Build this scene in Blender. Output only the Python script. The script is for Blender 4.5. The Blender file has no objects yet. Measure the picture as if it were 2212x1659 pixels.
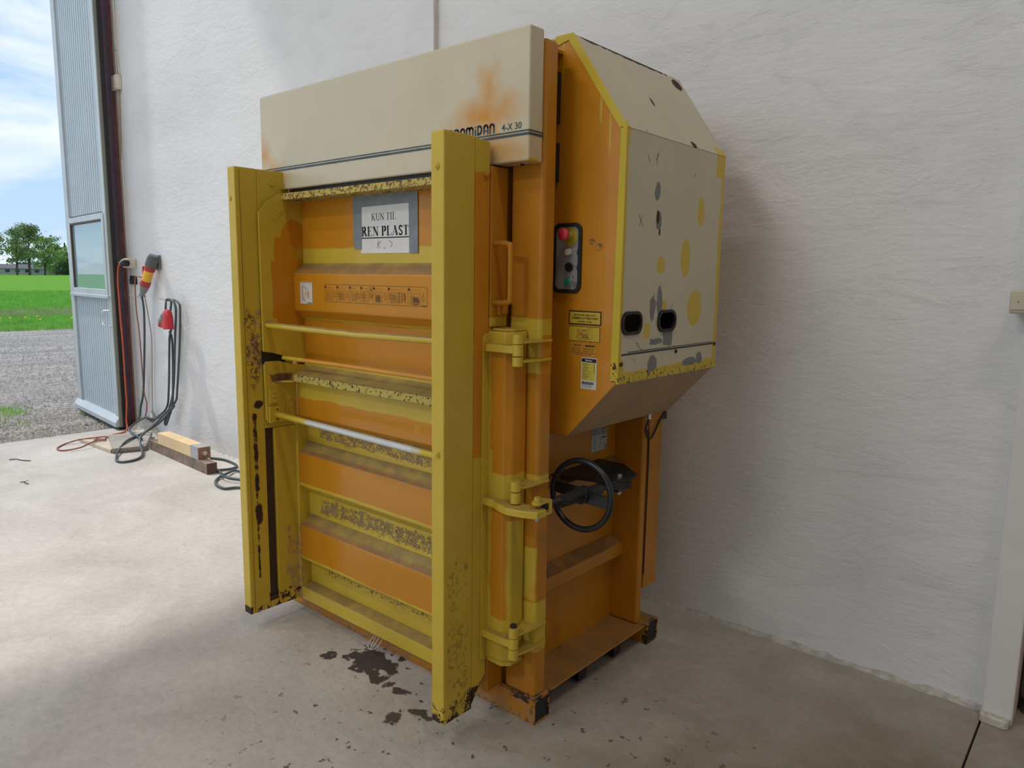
import bpy, bmesh, math, random
from mathutils import Vector, Matrix
random.seed(7)
S = bpy.context.scene
C = S.collection

# ------------------------------------------------------------------ camera
cam = bpy.data.cameras.new('camera'); co = bpy.data.objects.new('camera', cam); C.objects.link(co)
yaw, pit, rol, foc = 7.07837028e-01, -1.45204935e-01, 1.44789567e-02, 1575.28
fw = Vector((-math.sin(yaw)*math.cos(pit), math.cos(yaw)*math.cos(pit), math.sin(pit)))
r0 = fw.cross(Vector((0, 0, 1))).normalized(); u0 = r0.cross(fw)
ri = r0*math.cos(rol)+u0*math.sin(rol); up = u0*math.cos(rol)-r0*math.sin(rol)
co.matrix_world = Matrix(((ri.x, up.x, -fw.x, 0), (ri.y, up.y, -fw.y, 0), (ri.z, up.z, -fw.z, 1.5), (0, 0, 0, 1)))
cam.sensor_width = 36; cam.lens = foc*36/2212; cam.clip_start = .05; cam.clip_end = 2000
S.camera = co

# ------------------------------------------------------------------ view, sun, world
S.view_settings.view_transform = 'Standard'; S.view_settings.look = 'None'
S.view_settings.gamma = 1; S.view_settings.use_curve_mapping = False
S.view_settings.exposure = 0.85
sun = bpy.data.lights.new('sun', 'SUN'); so = bpy.data.objects.new('sun', sun); C.objects.link(so)
sun.energy = 1.5; sun.angle = math.radians(2.6); sun.color = (1, .97, .93)
so.rotation_euler = Vector((1, .30, -1.75)).to_track_quat('-Z', 'Y').to_euler(); so.location = (-20, -10, 20)

w = bpy.data.worlds.new('sky'); S.world = w; w.use_nodes = True
nt = w.node_tree; nt.nodes.clear()
def N(nt, t, **k):
    n = nt.nodes.new(t)
    for a, b in k.items(): setattr(n, a, b)
    return n
tc = N(nt, 'ShaderNodeTexCoord'); sp = N(nt, 'ShaderNodeSeparateXYZ'); nt.links.new(tc.outputs['Generated'], sp.inputs[0])
rp = N(nt, 'ShaderNodeValToRGB'); nt.links.new(sp.outputs['Z'], rp.inputs[0])
e = rp.color_ramp.elements; e[0].position = 0; e[0].color = (.52, .68, .87, 1); e[1].position = .55; e[1].color = (.17, .35, .66, 1)
x = e.new(.15); x.color = (.40, .60, .84, 1); x = e.new(.3); x.color = (.25, .47, .78, 1)
mp = N(nt, 'ShaderNodeMapping'); nt.links.new(tc.outputs['Generated'], mp.inputs[0]); mp.inputs['Scale'].default_value = (1, 1, 3.6); mp.inputs['Location'].default_value = (.35, .1, .33)
no = N(nt, 'ShaderNodeTexNoise'); nt.links.new(mp.outputs[0], no.inputs[0]); no.inputs['Scale'].default_value = 3.1; no.inputs['Detail'].default_value = 9; no.inputs['Roughness'].default_value = .55; no.inputs['Distortion'].default_value = .35
r2 = N(nt, 'ShaderNodeValToRGB'); nt.links.new(no.outputs[0], r2.inputs[0]); e = r2.color_ramp.elements
e[0].position = .42; e[0].color = (0, 0, 0, 1); e[1].position = .66; e[1].color = (1, 1, 1, 1)
mx = N(nt, 'ShaderNodeMix', data_type='RGBA'); nt.links.new(r2.outputs[0], mx.inputs[0]); nt.links.new(rp.outputs[0], mx.inputs[6]); mx.inputs[7].default_value = (.93, .96, 1.0, 1)
bg = N(nt, 'ShaderNodeBackground'); nt.links.new(mx.outputs[2], bg.inputs[0]); bg.inputs[1].default_value = .66
wo = N(nt, 'ShaderNodeOutputWorld'); nt.links.new(bg.outputs[0], wo.inputs[0])

def area(name, loc, size, energy, col=(1, .95, .88)):
    l = bpy.data.lights.new(name, 'AREA'); l.shape = 'RECTANGLE'; l.size, l.size_y = size; l.energy = energy; l.color = col
    o = bpy.data.objects.new(name, l); C.objects.link(o); o.location = loc; return o
# unseen fill lights added to brighten the hall, above and behind the camera
FILL_LIGHTS = [((-6.0, -1.2, 7.9), 40, (.97, .98, 1)), ((-4.5, -3.0, 7.9), 60, (1, .95, .88)), ((1.8, .2, 7.9), 48, (1, .86, .66)), ((-2.2, -5.2, 6.6), 75, (1, .95, .86))]
for p, en, cl in FILL_LIGHTS: area('hall_fill_light', p, (1.6, .4), en, cl)

# ------------------------------------------------------------------ materials
def setv(n, k, v):
    if k in n.inputs: n.inputs[k].default_value = v
def c4(c): return (c[0], c[1], c[2], 1)
def mat_base(name):
    m = bpy.data.materials.new(name); m.use_nodes = True; nt = m.node_tree
    return m, nt, nt.nodes['Principled BSDF']
def simple(name, col, rough=.5, metal=0, noise=0, nscale=20, bump=0, bscale=200, coat=0):
    m, nt, b = mat_base(name); setv(b, 'Roughness', rough); setv(b, 'Metallic', metal); setv(b, 'Coat Weight', coat)
    L = nt.links
    tc = N(nt, 'ShaderNodeTexCoord')
    n1 = N(nt, 'ShaderNodeTexNoise'); L.new(tc.outputs['Object'], n1.inputs[0]); n1.inputs['Scale'].default_value = nscale; n1.inputs['Detail'].default_value = 5
    mr = N(nt, 'ShaderNodeMapRange'); L.new(n1.outputs[0], mr.inputs[0]); mr.inputs[1].default_value = .3; mr.inputs[2].default_value = .7; mr.inputs[3].default_value = 1-noise; mr.inputs[4].default_value = 1+noise
    mu = N(nt, 'ShaderNodeVectorMath', operation='SCALE'); mu.inputs[0].default_value = col; L.new(mr.outputs[0], mu.inputs['Scale']); L.new(mu.outputs[0], b.inputs['Base Color'])
    if bump:
        n2 = N(nt, 'ShaderNodeTexNoise'); L.new(tc.outputs['Object'], n2.inputs[0]); n2.inputs['Scale'].default_value = bscale; n2.inputs['Detail'].default_value = 3
        bp = N(nt, 'ShaderNodeBump'); bp.inputs['Strength'].default_value = bump; bp.inputs['Distance'].default_value = .003; L.new(n2.outputs[0], bp.inputs['Height']); L.new(bp.outputs[0], b.inputs['Normal'])
    return m

def M1(nt, op, a, b=None, cl=False):
    n = N(nt, 'ShaderNodeMath', operation=op); n.use_clamp = cl
    for i, v in enumerate((a, b)):
        if v is None: continue
        if isinstance(v, (int, float)): n.inputs[i].default_value = v
        else: nt.links.new(v, n.inputs[i])
    return n.outputs[0]
def noise(nt, vec, scale, detail=4, stretch=None, rough=.55, dist=0):
    if stretch:
        mp = N(nt, 'ShaderNodeMapping'); nt.links.new(vec, mp.inputs[0]); mp.inputs['Scale'].default_value = stretch; vec = mp.outputs[0]
    n = N(nt, 'ShaderNodeTexNoise'); nt.links.new(vec, n.inputs[0]); n.inputs['Scale'].default_value = scale; n.inputs['Detail'].default_value = detail; n.inputs['Roughness'].default_value = rough; n.inputs['Distortion'].default_value = dist
    return n.outputs[0]
def sdf(nt, P, shp):
    """signed measure of one patch: box (x0,x1,y0,y1,z0,z1) or ('e',cx,cy,cz,rx,ry,rz)"""
    if shp[0] == 'e':
        c, r = shp[1:4], shp[4:7]
        a = N(nt, 'ShaderNodeVectorMath', operation='SUBTRACT'); nt.links.new(P, a.inputs[0]); a.inputs[1].default_value = c
        d = N(nt, 'ShaderNodeVectorMath', operation='DIVIDE'); nt.links.new(a.outputs[0], d.inputs[0]); d.inputs[1].default_value = r
        l = N(nt, 'ShaderNodeVectorMath', operation='LENGTH'); nt.links.new(d.outputs[0], l.inputs[0])
        return M1(nt, 'MULTIPLY', M1(nt, 'SUBTRACT', l.outputs['Value'], 1.0), min(r))
    c = [(shp[i]+shp[i+1])/2 for i in (0, 2, 4)]; h = [(shp[i+1]-shp[i])/2 for i in (0, 2, 4)]
    a = N(nt, 'ShaderNodeVectorMath', operation='SUBTRACT'); nt.links.new(P, a.inputs[0]); a.inputs[1].default_value = c
    b = N(nt, 'ShaderNodeVectorMath', operation='ABSOLUTE'); nt.links.new(a.outputs[0], b.inputs[0])
    s = N(nt, 'ShaderNodeVectorMath', operation='SUBTRACT'); nt.links.new(b.outputs[0], s.inputs[0]); s.inputs[1].default_value = h
    q = N(nt, 'ShaderNodeSeparateXYZ'); nt.links.new(s.outputs[0], q.inputs[0])
    return M1(nt, 'MAXIMUM', M1(nt, 'MAXIMUM', q.outputs[0], q.outputs[1]), q.outputs[2])
def painted(name, base, origin, layers=(), rough=.34, dust=0, chips=0, bump=.15, var=.06, chipcol=(.035, .022, .018), bscale=260, coat=0.0, streak=0):
    """paint with irregular painted-over patches.  layer = (colour, shapes, noise amp, noise scale, edge, speckle or None, roughness)"""
    m, nt, b = mat_base(name); L = nt.links
    tc = N(nt, 'ShaderNodeTexCoord'); ad = N(nt, 'ShaderNodeVectorMath', operation='ADD'); L.new(tc.outputs['Object'], ad.inputs[0]); ad.inputs[1].default_value = origin
    P = ad.outputs[0]
    n0 = noise(nt, P, 6, 5)
    mr = N(nt, 'ShaderNodeMapRange'); L.new(n0, mr.inputs[0]); mr.inputs[1].default_value = .3; mr.inputs[2].default_value = .7; mr.inputs[3].default_value = 1-var; mr.inputs[4].default_value = 1+var
    mu = N(nt, 'ShaderNodeVectorMath', operation='SCALE'); mu.inputs[0].default_value = base; L.new(mr.outputs[0], mu.inputs['Scale'])
    col = mu.outputs[0]; rg = N(nt, 'ShaderNodeValue'); rg.outputs[0].default_value = rough; rgh = rg.outputs[0]
    cache = {}
    for (lc, shapes, amp, nsc, edge, speck, lr) in layers:
        d = None
        for s in shapes:
            q = sdf(nt, P, s); d = q if d is None else M1(nt, 'MINIMUM', d, q)
        if nsc not in cache: cache[nsc] = noise(nt, P, nsc, 5)
        off = M1(nt, 'MULTIPLY', M1(nt, 'SUBTRACT', cache[nsc], .5), amp*4)
        v = M1(nt, 'SUBTRACT', off, d)
        mk = N(nt, 'ShaderNodeMapRange'); L.new(v, mk.inputs[0]); mk.inputs[1].default_value = -edge; mk.inputs[2].default_value = edge; mk.clamp = True
        mask = mk.outputs[0]
        if speck:
            k = ('s', speck[0])
            if k not in cache: cache[k] = noise(nt, P, speck[0], 6, rough=.7)
            st = N(nt, 'ShaderNodeMapRange'); L.new(cache[k], st.inputs[0]); st.inputs[1].default_value = speck[1]-.015; st.inputs[2].default_value = speck[1]+.015; st.clamp = True
            mask = M1(nt, 'MULTIPLY', mask, st.outputs[0])
        mx = N(nt, 'ShaderNodeMix', data_type='RGBA'); L.new(mask, mx.inputs[0]); L.new(col, mx.inputs[6]); mx.inputs[7].default_value = c4(lc); col = mx.outputs[2]
        mf = N(nt, 'ShaderNodeMix', data_type='FLOAT'); L.new(mask, mf.inputs[0]); L.new(rgh, mf.inputs[2]); mf.inputs[3].default_value = lr; rgh = mf.outputs[0]
    if streak:
        ns = noise(nt, P, 60, 4, (1, 1, .03)); a = N(nt, 'ShaderNodeMapRange'); L.new(ns, a.inputs[0]); a.inputs[1].default_value = .55; a.inputs[2].default_value = .8; a.inputs[4].default_value = streak; a.clamp = True
        mx = N(nt, 'ShaderNodeMix', data_type='RGBA'); L.new(a.outputs[0], mx.inputs[0]); L.new(col, mx.inputs[6]); mx.inputs[7].default_value = (.12, .07, .03, 1); col = mx.outputs[2]
    if dust:
        g = N(nt, 'ShaderNodeNewGeometry'); sz = N(nt, 'ShaderNodeSeparateXYZ'); L.new(g.outputs['True Normal'], sz.inputs[0])
        nd = noise(nt, P, 14, 6)
        a = M1(nt, 'MULTIPLY', M1(nt, 'SUBTRACT', sz.outputs[2], .35), 4.0, True)
        bb = N(nt, 'ShaderNodeMapRange'); L.new(nd, bb.inputs[0]); bb.inputs[1].default_value = .25; bb.inputs[2].default_value = .6; bb.inputs[3].default_value = .55*dust; bb.inputs[4].default_value = dust; bb.clamp = True
        mk = M1(nt, 'MULTIPLY', a, bb.outputs[0], True)
        mx = N(nt, 'ShaderNodeMix', data_type='RGBA'); L.new(mk, mx.inputs[0]); L.new(col, mx.inputs[6]); mx.inputs[7].default_value = (.20, .14, .07, 1); col = mx.outputs[2]
        mf = N(nt, 'ShaderNodeMix', data_type='FLOAT'); L.new(mk, mf.inputs[0]); L.new(rgh, mf.inputs[2]); mf.inputs[3].default_value = .85; rgh = mf.outputs[0]
    if chips:
        nc = noise(nt, P, 38, 8, rough=.68); st = N(nt, 'ShaderNodeMapRange'); L.new(nc, st.inputs[0]); t = .76-.1*chips; st.inputs[1].default_value = t; st.inputs[2].default_value = t+.02; st.clamp = True
        mx = N(nt, 'ShaderNodeMix', data_type='RGBA'); L.new(st.outputs[0], mx.inputs[0]); L.new(col, mx.inputs[6]); mx.inputs[7].default_value = c4(chipcol); col = mx.outputs[2]
    L.new(col, b.inputs['Base Color']); L.new(rgh, b.inputs['Roughness']); setv(b, 'Coat Weight', coat); setv(b, 'Specular IOR Level', .35)
    nb = noise(nt, P, bscale, 3); nb2 = noise(nt, P, 30, 5)
    bp = N(nt, 'ShaderNodeBump'); bp.inputs['Strength'].default_value = bump; bp.inputs['Distance'].default_value = .002
    L.new(M1(nt, 'ADD', nb, nb2), bp.inputs['Height']); L.new(bp.outputs[0], b.inputs['Normal'])
    return m

# ------------------------------------------------------------------ mesh helper
class MB:
    def __init__(s): s.v = []; s.f = []; s.sm = []
    def add(s, vs, fs, smooth=False):
        o = len(s.v); s.v += [tuple(p) for p in vs]; s.f += [tuple(i+o for i in f) for f in fs]; s.sm += [smooth]*len(fs); return s
    def box(s, x0, x1, y0, y1, z0, z1):
        v = [(x, y, z) for z in (z0, z1) for y in (y0, y1) for x in (x0, x1)]
        return s.add(v, [(0, 2, 3, 1), (4, 5, 7, 6), (0, 1, 5, 4), (2, 6, 7, 3), (0, 4, 6, 2), (1, 3, 7, 5)])
    def obox(s, c, ax, ay, az):
        c = Vector(c); ax, ay, az = Vector(ax), Vector(ay), Vector(az)
        v = [c+ax*i+ay*j+az*k for k in (-1, 1) for j in (-1, 1) for i in (-1, 1)]
        return s.add(v, [(0, 2, 3, 1), (4, 5, 7, 6), (0, 1, 5, 4), (2, 6, 7, 3), (0, 4, 6, 2), (1, 3, 7, 5)])
    def prism(s, poly, axis, a0, a1):
        """poly of 2D points in the two other axes (in xyz order), extruded along axis"""
        def P(p, a): q = list(p); q.insert(axis, a); return tuple(q)
        n = len(poly); v = [P(p, a0) for p in poly]+[P(p, a1) for p in poly]
        area_ = sum(poly[i][0]*poly[(i+1) % n][1]-poly[(i+1) % n][0]*poly[i][1] for i in range(n))
        flip = (area_ > 0) ^ (axis == 1)
        f = [tuple(range(n))[::-1] if flip else tuple(range(n)), tuple(range(n, 2*n)) if flip else tuple(range(n, 2*n))[::-1]]
        for i in range(n):
            j = (i+1) % n
            f.append((i, j, j+n, i+n) if flip else (j, i, i+n, j+n))
        return s.add(v, f)
    def tube(s, pts, r, n=10, smooth=True, caps=True):
        pts = [Vector(p) for p in pts]; rs = r if isinstance(r, (list, tuple)) else [r]*len(pts)
        t0 = (pts[1]-pts[0]).normalized(); a = t0.orthogonal().normalized(); vs = []; 
        for i, p in enumerate(pts):
            t = (pts[min(i+1, len(pts)-1)]-pts[max(i-1, 0)]).normalized()
            a = (a-t*a.dot(t)); a = a.normalized() if a.length > 1e-6 else t.orthogonal().normalized(); b = t.cross(a)
            for k in range(n): an = 2*math.pi*k/n; vs.append(p+(a*math.cos(an)+b*math.sin(an))*rs[i])
        fs = [(i*n+k, i*n+(k+1) % n, (i+1)*n+(k+1) % n, (i+1)*n+k) for i in range(len(pts)-1) for k in range(n)]
        s.add(vs, fs, smooth)
        if caps: m = len(pts)-1; s.add([vs[k] for k in range(n)], [tuple(range(n))[::-1]]); s.add([vs[m*n+k] for k in range(n)], [tuple(range(n))])
        return s
    def cyl(s, p0, p1, r, n=20, r1=None): return s.tube([p0, p1], [r, r if r1 is None else r1], n)
    def torus(s, c, axis, R, r, n=40, m=12):
        c = Vector(c); ax = Vector(axis).normalized(); a = ax.orthogonal().normalized(); b = ax.cross(a); vs = []
        for i in range(n):
            t = 2*math.pi*i/n; d = a*math.cos(t)+b*math.sin(t)
            for j in range(m): q = 2*math.pi*j/m; vs.append(c+d*(R+r*math.cos(q))+ax*r*math.sin(q))
        return s.add(vs, [(i*m+j, ((i+1) % n)*m+j, ((i+1) % n)*m+(j+1) % m, i*m+(j+1) % m) for i in range(n) for j in range(m)], True)
    def dome(s, c, axis, r, h, n=16, m=5):
        c = Vector(c); ax = Vector(axis).normalized(); a = ax.orthogonal().normalized(); b = ax.cross(a)
        pts = [c+ax*h*math.sin(math.pi/2*i/m) for i in range(m+1)]; rs = [max(r*math.cos(math.pi/2*i/m), 1e-4) for i in range(m+1)]
        vs = []
        for p, q in zip(pts, rs):
            for k in range(n): an = 2*math.pi*k/n; vs.append(p+(a*math.cos(an)+b*math.sin(an))*q)
        fs = [(i*n+k, i*n+(k+1) % n, (i+1)*n+(k+1) % n, (i+1)*n+k) for i in range(m) for k in range(n)]
        return s.add(vs, fs, True)
    def build(s, name, mat, parent=None, bevel=0, seg=2, origin=None, weld=False):
        root = parent
        while root is not None and root.parent is not None: root = root.parent
        o = Vector(origin) if origin is not None else (Vector(root.location) if root is not None else Vector((0, 0, 0)))
        me = bpy.data.meshes.new(name); me.from_pydata([tuple(Vector(p)-o) for p in s.v], [], s.f); me.update()
        for p, q in zip(me.polygons, s.sm): p.use_smooth = q
        if len(s.f) < 6000:
            bm = bmesh.new(); bm.from_mesh(me); bmesh.ops.recalc_face_normals(bm, faces=bm.faces); bm.to_mesh(me); bm.free()
        me.materials.append(mat)
        ob = bpy.data.objects.new(name, me); C.objects.link(ob)
        if parent is None: ob.location = o
        else: ob.parent = parent
        if bevel:
            md = ob.modifiers.new('bevel', 'BEVEL'); md.width = bevel; md.segments = seg; md.limit_method = 'ANGLE'; md.angle_limit = math.radians(35)
        return ob
def tag(o, label, cat, group=None, kind=None):
    if label: o['label'] = label
    if cat: o['category'] = cat
    if group: o['group'] = group
    if kind: o['kind'] = kind
    return o
def empty(name, loc, label, cat, group=None):
    o = bpy.data.objects.new(name, None); C.objects.link(o); o.location = loc; o.empty_display_size = .1
    return tag(o, label, cat, group)
def struct(mb, name, mat, parent=None, **k):
    o = mb.build(name, mat, parent, **k)
    if parent is None: o['kind'] = 'structure'
    return o
def rrect(x0, x1, y0, y1, r, n=6):
    pts = []
    for cx, cy, a0 in ((x1-r, y1-r, 0), (x0+r, y1-r, 90), (x0+r, y0+r, 180), (x1-r, y0+r, 270)):
        for i in range(n+1): a = math.radians(a0+90*i/n); pts.append((cx+r*math.cos(a), cy+r*math.sin(a)))
    return pts
def ring(mb, outer, inner, axis, a0, a1):
    def P(p, a): q = list(p); q.insert(axis, a); return tuple(q)
    n = len(outer); v = [P(p, a) for a in (a0, a1) for L_ in (outer, inner) for p in L_]
    f = []
    for i in range(n):
        j = (i+1) % n
        f += [(i, j, n+j, n+i), (2*n+i, 3*n+i, 3*n+j, 2*n+j), (i, 2*n+i, 2*n+j, j), (n+i, n+j, 3*n+j, 3*n+i)]
    return mb.add(v, f)
def crom(pts, k=6):
    P = [Vector(p) for p in pts]; P = [P[0]*2-P[1]]+P+[P[-1]*2-P[-2]]; out = []
    for i in range(1, len(P)-2):
        for j in range(k):
            t = j/k; a, b, c, d = P[i-1], P[i], P[i+1], P[i+2]
            out.append(.5*((2*b)+(c-a)*t+(2*a-5*b+4*c-d)*t*t+(3*b-a-3*c+d)*t**3))
    out.append(P[-2]); return out
# strokes: flat quads in a plane.  plane 'F' faces -Y (u=x,v=z) at y=a ; plane 'R' faces +X (u=y,v=z) at x=a
def strokes(mb, lines, plane, a, th=.0006):
    def P(u, v, d): return (u, a-d, v) if plane == 'F' else (a+d, u, v)
    for pts, wd in lines:
        for (u0, v0), (u1, v1) in zip(pts[:-1], pts[1:]):
            dx, dy = u1-u0, v1-v0; l = math.hypot(dx, dy)
            if l < 1e-7: continue
            nx, ny = -dy/l*wd/2, dx/l*wd/2; ex, ey = dx/l*wd*.15, dy/l*wd*.15
            q = [(u0-ex-nx, v0-ey-ny), (u1+ex-nx, v1+ey-ny), (u1+ex+nx, v1+ey+ny), (u0-ex+nx, v0-ey+ny)]
            mb.add([P(*p, th) for p in q], [(0, 1, 2, 3)])
    return mb
def text(s, u0, u1, v0, v1, plane, a, name, mat, parent, bold=0, th=.0006):
    cu = bpy.data.curves.new('t', 'FONT'); cu.body = s; cu.size = 1; cu.offset = bold; cu.align_x = 'CENTER'; cu.resolution_u = 3
    to = bpy.data.objects.new('t', cu); C.objects.link(to)
    dg = bpy.context.evaluated_depsgraph_get(); dg.update(); me = bpy.data.meshes.new_from_object(to.evaluated_get(dg))
    vs = [v.co.copy() for v in me.vertices]; fs = [tuple(p.vertices) for p in me.polygons]
    bpy.data.objects.remove(to); bpy.data.curves.remove(cu); bpy.data.meshes.remove(me)
    if not vs: return
    a0, a1 = min(v.x for v in vs), max(v.x for v in vs); b0, b1 = min(v.y for v in vs), max(v.y for v in vs)
    mb = MB(); f = lambda v: (u0+(v.x-a0)/(a1-a0)*(u1-u0), v0+(v.y-b0)/max(b1-b0, 1e-6)*(v1-v0))
    q = [f(v) for v in vs]
    mb.add([((u, a-th, v) if plane == 'F' else (a+th, u, v)) for u, v in q], fs)
    return mb.build(name, mat, parent)

# ------------------------------------------------------------------ colours and materials
ORG = (.58, .235, .012); YEL = (.60, .425, .045); CRM = (.60, .53, .38); RUST = (.045, .022, .016); BRN = (.19, .10, .045); LTR = (.42, .27, .12)
O = Vector((-2.15, 2.2, 0))
INF = 9
plaster, nt, b = mat_base('white_wall_plaster')
L = nt.links; tc = N(nt, 'ShaderNodeTexCoord'); P = tc.outputs['Object']
nA = noise(nt, P, 1.2, 4, (.5, 1, 1.4)); nB = noise(nt, P, 4.5, 9, (.7, 1, 1.3), .7, .8); nC = noise(nt, P, 26, 6, (.6, 1, 1.3)); nD = noise(nt, P, 150, 3)
rv = N(nt, 'ShaderNodeValToRGB'); L.new(nA, rv.inputs[0]); rv.color_ramp.elements[0].position = .3; rv.color_ramp.elements[0].color = (.66, .655, .65, 1); rv.color_ramp.elements[1].position = .65; rv.color_ramp.elements[1].color = (.74, .735, .73, 1)
sc1 = N(nt, 'ShaderNodeMapRange'); L.new(noise(nt, P, 9, 9, (.7, 1, 1.6), .75, .8), sc1.inputs[0]); sc1.inputs[1].default_value = .66; sc1.inputs[2].default_value = .72; sc1.inputs[4].default_value = .35; sc1.clamp = True
mxp = N(nt, 'ShaderNodeMix', data_type='RGBA'); L.new(sc1.outputs[0], mxp.inputs[0]); L.new(rv.outputs[0], mxp.inputs[6]); mxp.inputs[7].default_value = (.42, .39, .36, 1)
L.new(mxp.outputs[2], b.inputs['Base Color']); setv(b, 'Roughness', .55)
wv = N(nt, 'ShaderNodeTexWave', wave_type='BANDS', bands_direction='Z'); L.new(P, wv.inputs[0]); wv.inputs['Scale'].default_value = .55; wv.inputs['Distortion'].default_value = 6; wv.inputs['Detail'].default_value = 4; wv.inputs['Detail Scale'].default_value = 1.2
gouge = N(nt, 'ShaderNodeMapRange'); L.new(nB, gouge.inputs[0]); gouge.inputs[1].default_value = .52; gouge.inputs[2].default_value = .60; gouge.clamp = True
hsum = M1(nt, 'ADD', M1(nt, 'MULTIPLY', gouge.outputs[0], .16), M1(nt, 'ADD', M1(nt, 'MULTIPLY', nC, .45), M1(nt, 'ADD', M1(nt, 'MULTIPLY', nD, .06), M1(nt, 'MULTIPLY', noise(nt, P, 11, 6, (.35, 1, 1.5), .6, .6), .30))))
bp = N(nt, 'ShaderNodeBump'); bp.inputs['Strength'].default_value = .55; bp.inputs['Distance'].default_value = .013; L.new(hsum, bp.inputs['Height']); L.new(bp.outputs[0], b.inputs['Normal'])

concrete, nt, b = mat_base('concrete_floor'); L = nt.links; tc = N(nt, 'ShaderNodeTexCoord'); P = tc.outputs['Object']
rv = N(nt, 'ShaderNodeValToRGB'); L.new(noise(nt, P, 1.6, 8, (1, 1, 1), .6, .6), rv.inputs[0]); e = rv.color_ramp.elements; e[0].position = .3; e[0].color = (.39, .36, .325, 1); e[1].position = .68; e[1].color = (.53, .50, .46, 1)
col = rv.outputs[0]
fine = N(nt, 'ShaderNodeMapRange'); L.new(noise(nt, P, 30, 7, None, .7), fine.inputs[0]); fine.inputs[1].default_value = .3; fine.inputs[2].default_value = .7; fine.inputs[3].default_value = .88; fine.inputs[4].default_value = 1.1
ms = N(nt, 'ShaderNodeVectorMath', operation='SCALE'); L.new(col, ms.inputs[0]); L.new(fine.outputs[0], ms.inputs['Scale']); col = ms.outputs[0]
def fl_layer(col, lc, mask):
    mx = N(nt, 'ShaderNodeMix', data_type='RGBA'); L.new(mask, mx.inputs[0]); L.new(col, mx.inputs[6]); mx.inputs[7].default_value = c4(lc); return mx.outputs[2]
def thr(v, a, b_, top=1):
    m = N(nt, 'ShaderNodeMapRange'); L.new(v, m.inputs[0]); m.inputs[1].default_value = a; m.inputs[2].default_value = b_; m.inputs[4].default_value = top; m.clamp = True; return m.outputs[0]
col = fl_layer(col, (.17, .12, .08), thr(noise(nt, P, 7, 9, (1, .6, 1), .78, .5), .665, .70, .7))
col = fl_layer(col, (.10, .085, .07), thr(noise(nt, P, 42, 4, None, .6), .70, .72, .8))
n5 = noise(nt, P, 22, 5); n6 = noise(nt, P, 55, 4)
oil = None
for s in (('e', -2.14, 1.685, 0, .125, .085, .05), ('e', -2.31, 1.60, 0, .03, .03, .05), ('e', -2.0, 1.62, 0, .10, .02, .05), ('e', -1.92, 1.62, 0, .06, .018, .05), ('e', -1.80, 1.50, 0, .035, .03, .05), ('e', -1.74, 1.58, 0, .03, .02, .05)):
    q = sdf(nt, P, s); oil = q if oil is None else M1(nt, 'MINIMUM', oil, q)
col = fl_layer(col, (.035, .024, .02), thr(M1(nt, 'SUBTRACT', M1(nt, 'MULTIPLY', M1(nt, 'SUBTRACT', n5, .5), .16), oil), -.003, .006, .93))
near = sdf(nt, P, ('e', -1.25, 1.5, 0, 1.2, .8, 1)); nm = thr(M1(nt, 'MULTIPLY', near, -1), -.1, .25, 1)
col = fl_layer(col, (.07, .055, .045), M1(nt, 'MULTIPLY', nm, thr(noise(nt, P, 21, 4, None, .55), .64, .66, .85)))
far = sdf(nt, P, (-5.4, -3.2, 1.0, 2.5, -1, 1)); fm = thr(M1(nt, 'MULTIPLY', far, -1), -.1, .2, .8)
col = fl_layer(col, (.20, .12, .07), M1(nt, 'MULTIPLY', fm, thr(noise(nt, P, 6, 9, (1, 2.2, 1), .8, .3), .63, .67, .6)))
dz = thr(M1(nt, 'ADD', M1(nt, 'MULTIPLY', sdf(nt, P, ('e', .4, 1.6, 0, 1.9, 1.5, 3)), -1), M1(nt, 'MULTIPLY', M1(nt, 'SUBTRACT', noise(nt, P, 2.2, 6), .5), 1.2)), -.35, .65, .85)
col = fl_layer(col, (.12, .085, .052), dz)
L.new(col, b.inputs['Base Color']); setv(b, 'Roughness', .78); setv(b, 'Specular IOR Level', .3)
vor = N(nt, 'ShaderNodeTexVoronoi', feature='DISTANCE_TO_EDGE'); L.new(P, vor.inputs['Vector']); vor.inputs['Scale'].default_value = .9
hs = M1(nt, 'ADD', M1(nt, 'MULTIPLY', noise(nt, P, 60, 6, None, .65), .5), M1(nt, 'MULTIPLY', noise(nt, P, 12, 7, (1, 1.8, 1), .65, 1.2), 1.0))
bp = N(nt, 'ShaderNodeBump'); bp.inputs['Strength'].default_value = .5; bp.inputs['Distance'].default_value = .006; L.new(hs, bp.inputs['Height']); L.new(bp.outputs[0], b.inputs['Normal'])

whitep = simple('white_paint', (.70, .69, .67), .5, 0, .05, 4, .25, 40)
greyroof = simple('roof_sheet', (.45, .44, .42), .6, 0, .05, 2)
steelred = simple('red_brown_primer', (.27, .085, .085), .55, 0, .2, 9, .3, 60)
rubber = simple('black_rubber', (.012, .012, .013), .6, 0, .1, 30)
blackm = simple('black_paint', (.016, .018, .022), .28, 0, .1, 20, .1, 300)
darkm = simple('dark_steel', (.035, .032, .034), .55, .4, .3, 30, .3, 120)
brownpl = simple('dark_brown_strip', (.045, .025, .024), .5, 0, .15, 12)
chrome = simple('bright_steel', (.72, .72, .72), .28, .9, .05, 40)
alu = simple('galvanised_profile', (.50, .54, .56), .42, .3, .08, 5, .1, 80)
leafm = simple('corrugated_leaf_paint', (.43, .51, .56), .5, .0, .05, 3)
cream_pl = simple('cream_plastic', (.66, .61, .50), .45, 0, .05, 20)
paper = simple('white_paper', (.74, .72, .70), .35, 0, .03, 30, 0, 0, .4)
tape = simple('grey_cloth_tape', (.21, .24, .27), .38, 0, .15, 25, .3, 90)
ink = simple('black_ink', (.012, .012, .014), .5)
logoink = simple('faded_blue_black_lettering', (.045, .075, .08), .45, 0, .5, 12)
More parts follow.
